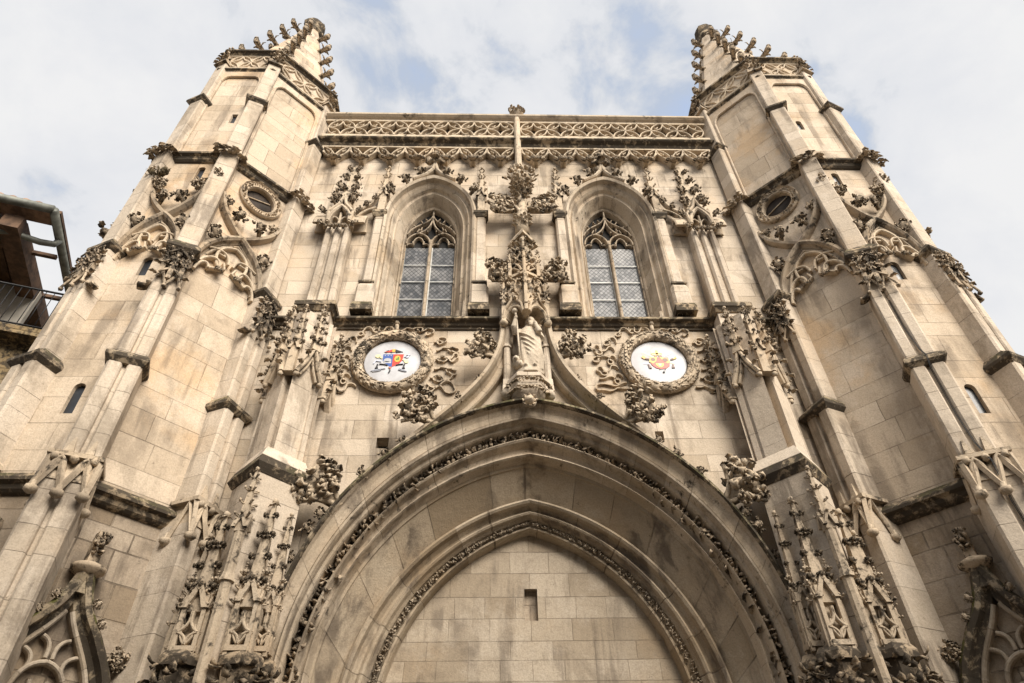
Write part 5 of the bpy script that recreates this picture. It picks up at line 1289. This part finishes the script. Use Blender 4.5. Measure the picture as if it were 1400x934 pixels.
# =================================================================== CRESTS
def crest(s):
    cx, cz, y = s * 3.12, 12.2, -.03
    lab = 'round white plaque with blue and red quartered shield under a tasselled hat' if s < 0 else 'round white plaque with papal mitre, crossed keys and red shield'
    r0 = root('crest_plaque', (cx, y, cz), lab, 'plaque', 'heraldic plaques in the wreaths')
    F = frame((cx, y, cz), (1, 0, 0), (0, 1, 0))
    b = MB(F); b.lathe([(0, 0), (.645, 0), (.655, .012), (.655, .03), (.64, .034), (0, .034)], 48, m=frame((0, 0.0, 0), (1, 0, 0), (0, 0, 1), (0, -1, 0)))
    b.build('disc', M['white'], r0)
    lay = [0]
    def shp(name, mat, polys, par=r0):
        lay[0] += 1; yy = -.036 - .0015 * lay[0]; m_ = MB(F)
        for P in polys:
            a = sum(P[i][0] * P[(i + 1) % len(P)][1] - P[(i + 1) % len(P)][0] * P[i][1] for i in range(len(P)))
            if a < 0: P = P[::-1]
            n = len(P); P = [(x * 1.16, z * 1.16 + .02) for x, z in P]; m_.add([(x, yy, z) for x, z in P] + [(x, -.03, z) for x, z in P], [tuple(range(n))] + [(i, i + n, (i + 1) % n + n, (i + 1) % n) for i in range(n)])
        return m_.build(name, mat, par)
    def ell(x, z, a, b_, n=20, a0=0, a1=2 * PI): return [(x + a * math.cos(a0 + (a1 - a0) * i / n), z + b_ * math.sin(a0 + (a1 - a0) * i / n)) for i in range(n if abs(a1 - a0 - 2 * PI) < 1e-6 else n + 1)]
    def line(pts, w):
        L, Rr = [], []
        for i, p in enumerate(pts):
            a, c = pts[max(i - 1, 0)], pts[min(i + 1, len(pts) - 1)]; d = Vector((c[0] - a[0], c[1] - a[1])).normalized(); L.append((p[0] - d.y * w, p[1] + d.x * w)); Rr.append((p[0] + d.y * w, p[1] - d.x * w))
        return L + Rr[::-1]
    k = .655 / .555                                       # picture units -> metres
    if s < 0:
        shp('shield', M['blue'], [[(-.20, .18), (.0, .18), (0, -.16), (-.06, -.14), (-.13, -.07), (-.20, .02)]])
        shp('shield', M['red'], [[(.0, .18), (.21, .18), (.20, .03), (.14, -.07), (.06, -.13), (0, -.16)]])
        shp('silver_charge', M['white'], [ell(-.10, .02, .075, .055), [(-.19, .0), (-.02, -.02), (-.03, -.065), (-.16, -.055)]])
        shp('stars', M['white'], [ell(-.16, .145, .013, .013, 8), ell(-.10, .145, .013, .013, 8), ell(-.04, .145, .013, .013, 8)])
        shp('gold_charge', M['gold'], [ell(.095, .055, .062, .085)]); shp('green_leaf', M['green'], [ell(.11, .06, .022, .05), ell(.075, .04, .015, .03)])
        shp('hat', M['red'], [[(-.19, .235), (-.02, .315), (-.02, .24), (-.1, .225)]]); shp('hat', M['black'], [[(.19, .24), (.02, .315), (.02, .24), (.1, .225)]]); shp('hat_trim', M['gold'], [[(-.03, .31), (.03, .31), (.03, .235), (-.03, .235)]])
        shp('hat_fringe', M['black'], [[(-.15, .262), (-.10, .286), (-.10, .262)], [(-.17, .23), (-.12, .235), (-.14, .215)], [(-.06, .235), (-.02, .235), (-.04, .212)], [(.05, .235), (.10, .235), (.07, .212)]])
        shp('key', M['lemon'], [ell(-.30, .12, .055, .045, 10), line([(-.27, .1), (-.21, .06)], .012)]); shp('key', M['lemon'], [ell(.28, -.02, .045, .045, 10), line([(.24, .0), (.2, .04)], .012)]); shp('key', M['silver'], [line([(-.37, -.08), (-.33, -.0), (-.22, -.02)], .012)]); shp('key', M['silver'], [line([(.23, .1), (.34, .16)], .012), ell(.29, .11, .035, .035, 10)])
        shp('tassels', M['black'], [line([(-.25, -.09), (-.15, -.10), (-.08, -.12)], .009), line([(.22, -.09), (.14, -.1), (.08, -.12)], .009), [(-.30, -.095), (-.27, -.095), (-.28, -.16), (-.262, -.205), (-.33, -.205), (-.305, -.16)], [(.23, -.095), (.26, -.095), (.25, -.16), (.27, -.205), (.205, -.205), (.235, -.16)]])
        shp('scroll', M['grey'], [line([(-.40, -.27), (-.32, -.25), (-.24, -.23), (-.12, -.205)], .008), line([(.15, -.21), (.22, -.24), (.30, -.27)], .008), line([(-.37, -.29), (-.27, -.275), (-.2, -.25)], .006), line([(.14, -.235), (.24, -.275), (.31, -.285)], .006)])
        shp('pendant', M['rose'], [[(-.06, -.175), (.0, -.17), (-.02, -.23)]]); shp('pendant', M['black'], [[(-.035, -.26), (-.01, -.26), (-.03, -.32), (-.05, -.32)]])
    else:
        shp('key', M['lemon'], [line([(-.30, .25), (-.06, .10)], .022)]); shp('key', M['lemon'], [line([(.22, -.02), (.33, -.06)], .02)]); shp('key', M['silver'], [line([(.30, .24), (.12, .14)], .018)]); shp('key', M['silver'], [line([(-.32, -.05), (-.22, -.06)], .025)])
        shp('mitre', M['lemon'], [[(-.13, .20), (-.11, .30), (-.04, .37), (.04, .355), (.10, .28), (.095, .20), (.07, .165), (-.09, .165)]]); shp('mitre_band', M['gold'], [[(-.12, .225), (.095, .225), (.095, .19), (-.115, .19)], [(-.03, .30), (.02, .30), (.02, .17), (-.03, .17)]])
        shp('lappets', M['brown'], [[(-.07, .16), (-.01, .16), (-.01, .10), (-.06, .11)], [(.02, .16), (.09, .15), (.08, .10), (.03, .10)]])
        shp('shield', M['red'], [[(-.16, .10), (.20, .10), (.22, -.02), (.20, -.12), (.12, -.19), (.02, -.21), (-.08, -.18), (-.15, -.10), (-.18, .0)]])
        shp('cape', M['gold'], [[(-.17, .10), (-.02, .12), (-.05, .0), (-.12, -.06), (-.20, -.02)], [(.02, .12), (.19, .08), (.23, -.01), (.18, -.06), (.10, .0)]]); shp('charge', M['brown'], [ell(-.11, .045, .05, .045), ell(.135, .03, .06, .05)])
        shp('shell', M['gold'], [[(-.08, -.06), (.09, -.06), (.085, -.12), (.03, -.17), (-.01, -.17), (-.065, -.12)]]); shp('shell_ribs', M['lemon'], [[(-.03, -.07), (.05, -.07), (.02, -.13), (0, -.13)]])
        shp('key_wards', M['gold'], [[(-.34, .10), (-.30, .16), (-.24, .08), (-.28, .05)], [(.31, .07), (.36, .13), (.38, .08), (.30, .04)]]); shp('key_grips', M['brown'], [[(-.27, .085), (-.19, .075), (-.19, .035), (-.28, .05)], [(.25, .06), (.31, .085), (.31, .045), (.25, .03)]])
        shp('tassels', M['brown'], [[(-.235, -.08), (-.215, -.085), (-.17, -.19), (-.22, -.19)], [(.265, -.08), (.28, -.08), (.30, -.18), (.24, -.18)]])
        shp('pendant', M['black'], [ell(.06, -.285, .02, .022, 10), ell(-.01, -.215, .008, .008, 6), ell(.1, -.215, .008, .008, 6)])
for s in (-1, 1): crest(s)

# =================================================================== SMALL THINGS
F = tvert(1, 0)
cbm = MB(F)
path = [(0.03, -.50, 6.0), (0.02, -.50, 7.3), (0.03, -.62, 8.0), (0.01, -.40, 8.5), (0.0, -.33, 9.2), (0.02, -.33, 10.3), (.02, -.48, 10.55), (.02, -.32, 10.85), (0.0, -.22, 11.6), (0.01, -.22, 12.4)]
cbm.tube([(x, y, z) for x, y, z in path], .008, 6); cbm.tube([(x + .022, y + .01, z) for x, y, z in path], .006, 6)
cable = cbm.build('cable', M['iron']); cable['label'] = 'thin black cable running down the groove of the right tower front buttress'; cable['category'] = 'cable'

F = tface(-1, 0)
wd = MB(F); r_ = random.Random(77)
for i in range(80):
    a = r_.uniform(0, 2 * PI); d = Vector((math.cos(a), -.8 + r_.uniform(-.4, .3), math.sin(a) * .8 + .35)).normalized(); p = Vector((-.62, -.12, 17.0)); L = r_.uniform(.18, .42)
    wd.tube([p, p + d * L * .5, p + d * L + Vector((0, 0, -.06))], [.010, .007, .003], 4)
    wd.leaf(p + d * L * .6, d, (0, 0, 1), .11, .028, .8, 3)
weed = wd.build('weed_tuft', M['weed']); weed['label'] = 'dry brown weed tuft growing from the masonry high on the left tower'; weed['category'] = 'plant'

# =================================================================== HOUSE AT THE LEFT
def house():
    ang = R(17); t = Vector((math.cos(ang), math.sin(ang), 0)); iw = Vector((-math.sin(ang), math.cos(ang), 0))
    base = (-14.0, .5, 0)
    h = root('house', base, 'old tall house with timber attic loggia, tiled eaves and iron railing behind the left tower', 'house')
    F = frame(base, t, iw)
    w = MB(F); w.box(-9, 2.2, .5, 9, 0, 14.15); w.box(-9, -4.2, 1.4, 9, 14.15, 18.2); w.build('wall', M['oldwall'], h)
    p = MB(F); p.box(-4.2, -.6, 3.2, 3.4, 14.15, 18.3); p.box(-1.9, -1.1, 1.9, 2.2, 14.15, 16.6); p.build('inner_wall', M['plaster'], h)
    f = MB(F); f.box(-9, 2.25, .0, .6, 13.95, 14.2); f.build('balcony_floor', M['oldwall'], h)
    rf = MB(F)
    rf.box(-9, .05, -.05, .55, 18.66, 18.74)
    rf.add([(-9, .5, 18.74), (-1.0, .5, 18.74), (-1.0, 6, 18.74), (-9, 4, 20.6), (-3, 4.2, 20.6), (-9, .5, 18.64), (-1.0, .5, 18.64), (-1.0, 6, 18.64), (-9, 4, 20.5), (-3, 4.2, 20.5)], [(0, 1, 4, 3), (1, 2, 4), (5, 8, 9, 6), (6, 9, 7), (0, 5, 6, 1), (1, 6, 7, 2)])
    for i in range(26):
        x = -8.9 + i * .34
        rf.tube([(x, -.10, 18.80), (x, .6, 19.0)] + ([(x, 1.2, 19.3), (x * .75 - 1.0, 4, 20.62)] if x < -1.2 else []), .13, 8, flat=.7)
    rf.build('roof', M['tile'], h)
    dk = MB(F); dk.box(-9, -1.3, 3.6, 3.8, 14.15, 18.7); dk.box(-9, -.7, .6, 5.5, 18.50, 18.60); dk.build('boarding', M['timber'], h)
    vg = MB(F); vg.box(-.02, .24, .0, 7.5, 18.68, 18.8); vg.build('verge_board', M['timber'], h)
    tm = MB(F)
    for i in range(12): tm.box(-8.5 + i * .62, -8.36 + i * .62, .0, 3.5, 18.45, 18.62)
    tm.box(-8, -.9, 1.1, 1.4, 18.15, 18.42); tm.box(-1.15, -.62, .2, 8, 17.9, 18.42)
    tm.box(-1.0, .05, 1.5, 1.62, 18.3, 18.42); tm.box(-1.0, .05, 3.4, 3.52, 18.3, 18.42)
    tm.box(-1.75, -1.4, 1.0, 1.3, 14.2, 18.2); tm.box(-3.9, -3.6, 1.0, 1.3, 14.2, 18.2); tm.box(-1.35, -1.05, 5, 5.2, 14.2, 18.2)
    tm.build('timber_frame', M['timber'], h)
    br_ = MB(F); br_.tube([(-3.7, 1.1, 16.6), (-1.9, 1.1, 18.2)], .16, 6); br_.tube([(-1.25, 1.1, 17.0), (-2.0, 1.1, 18.2)], .1, 6); br_.build('brace', M['timberr'], h)
    gu = MB(F)
    gu.tube([(-9, -.15, 18.62), (.1, -.15, 18.62)], .13, 10); gu.tube([(.1, -.15, 18.62), (.12, 8, 18.62)], .13, 10)
    for x in (-5, -3.4, -1.6): gu.box(x - .05, x + .05, -.2, .3, 18.3, 18.6)
    gu.build('gutter', M['gutter'], h)
    dp = MB(F); dp.tube([(.12, 1.0, 18.55), (.08, .95, 18.3), (-.2, .8, 18.12), (-1.0, .5, 17.98), (-1.35, .42, 17.75), (-2.1, .42, 16.5), (-2.6, .42, 15.4), (-2.7, .42, 14.5), (-2.7, .42, 0)], .10, 10); dp.build('downpipe', M['gutter'], h)
    rl = MB(F)
    rl.tube([(-7, .1, 15.62), (2.1, .1, 15.62)], .03, 6); rl.tube([(-7, .1, 14.32), (2.1, .1, 14.32)], .025, 6)
    for i in range(46): rl.tube([(-6.9 + i * .2, .1, 14.25), (-6.9 + i * .2, .1, 15.62)], .011, 5)
    rl.tube(spline([(-.3 + .14 * math.cos(a) * (1 - a / 16), .1, 14.8 + .14 * math.sin(a) * (1 - a / 16)) for a in [i * .6 for i in range(20)]], 2), .014, 5)
    rl.build('railing', M['iron'], h)
house()
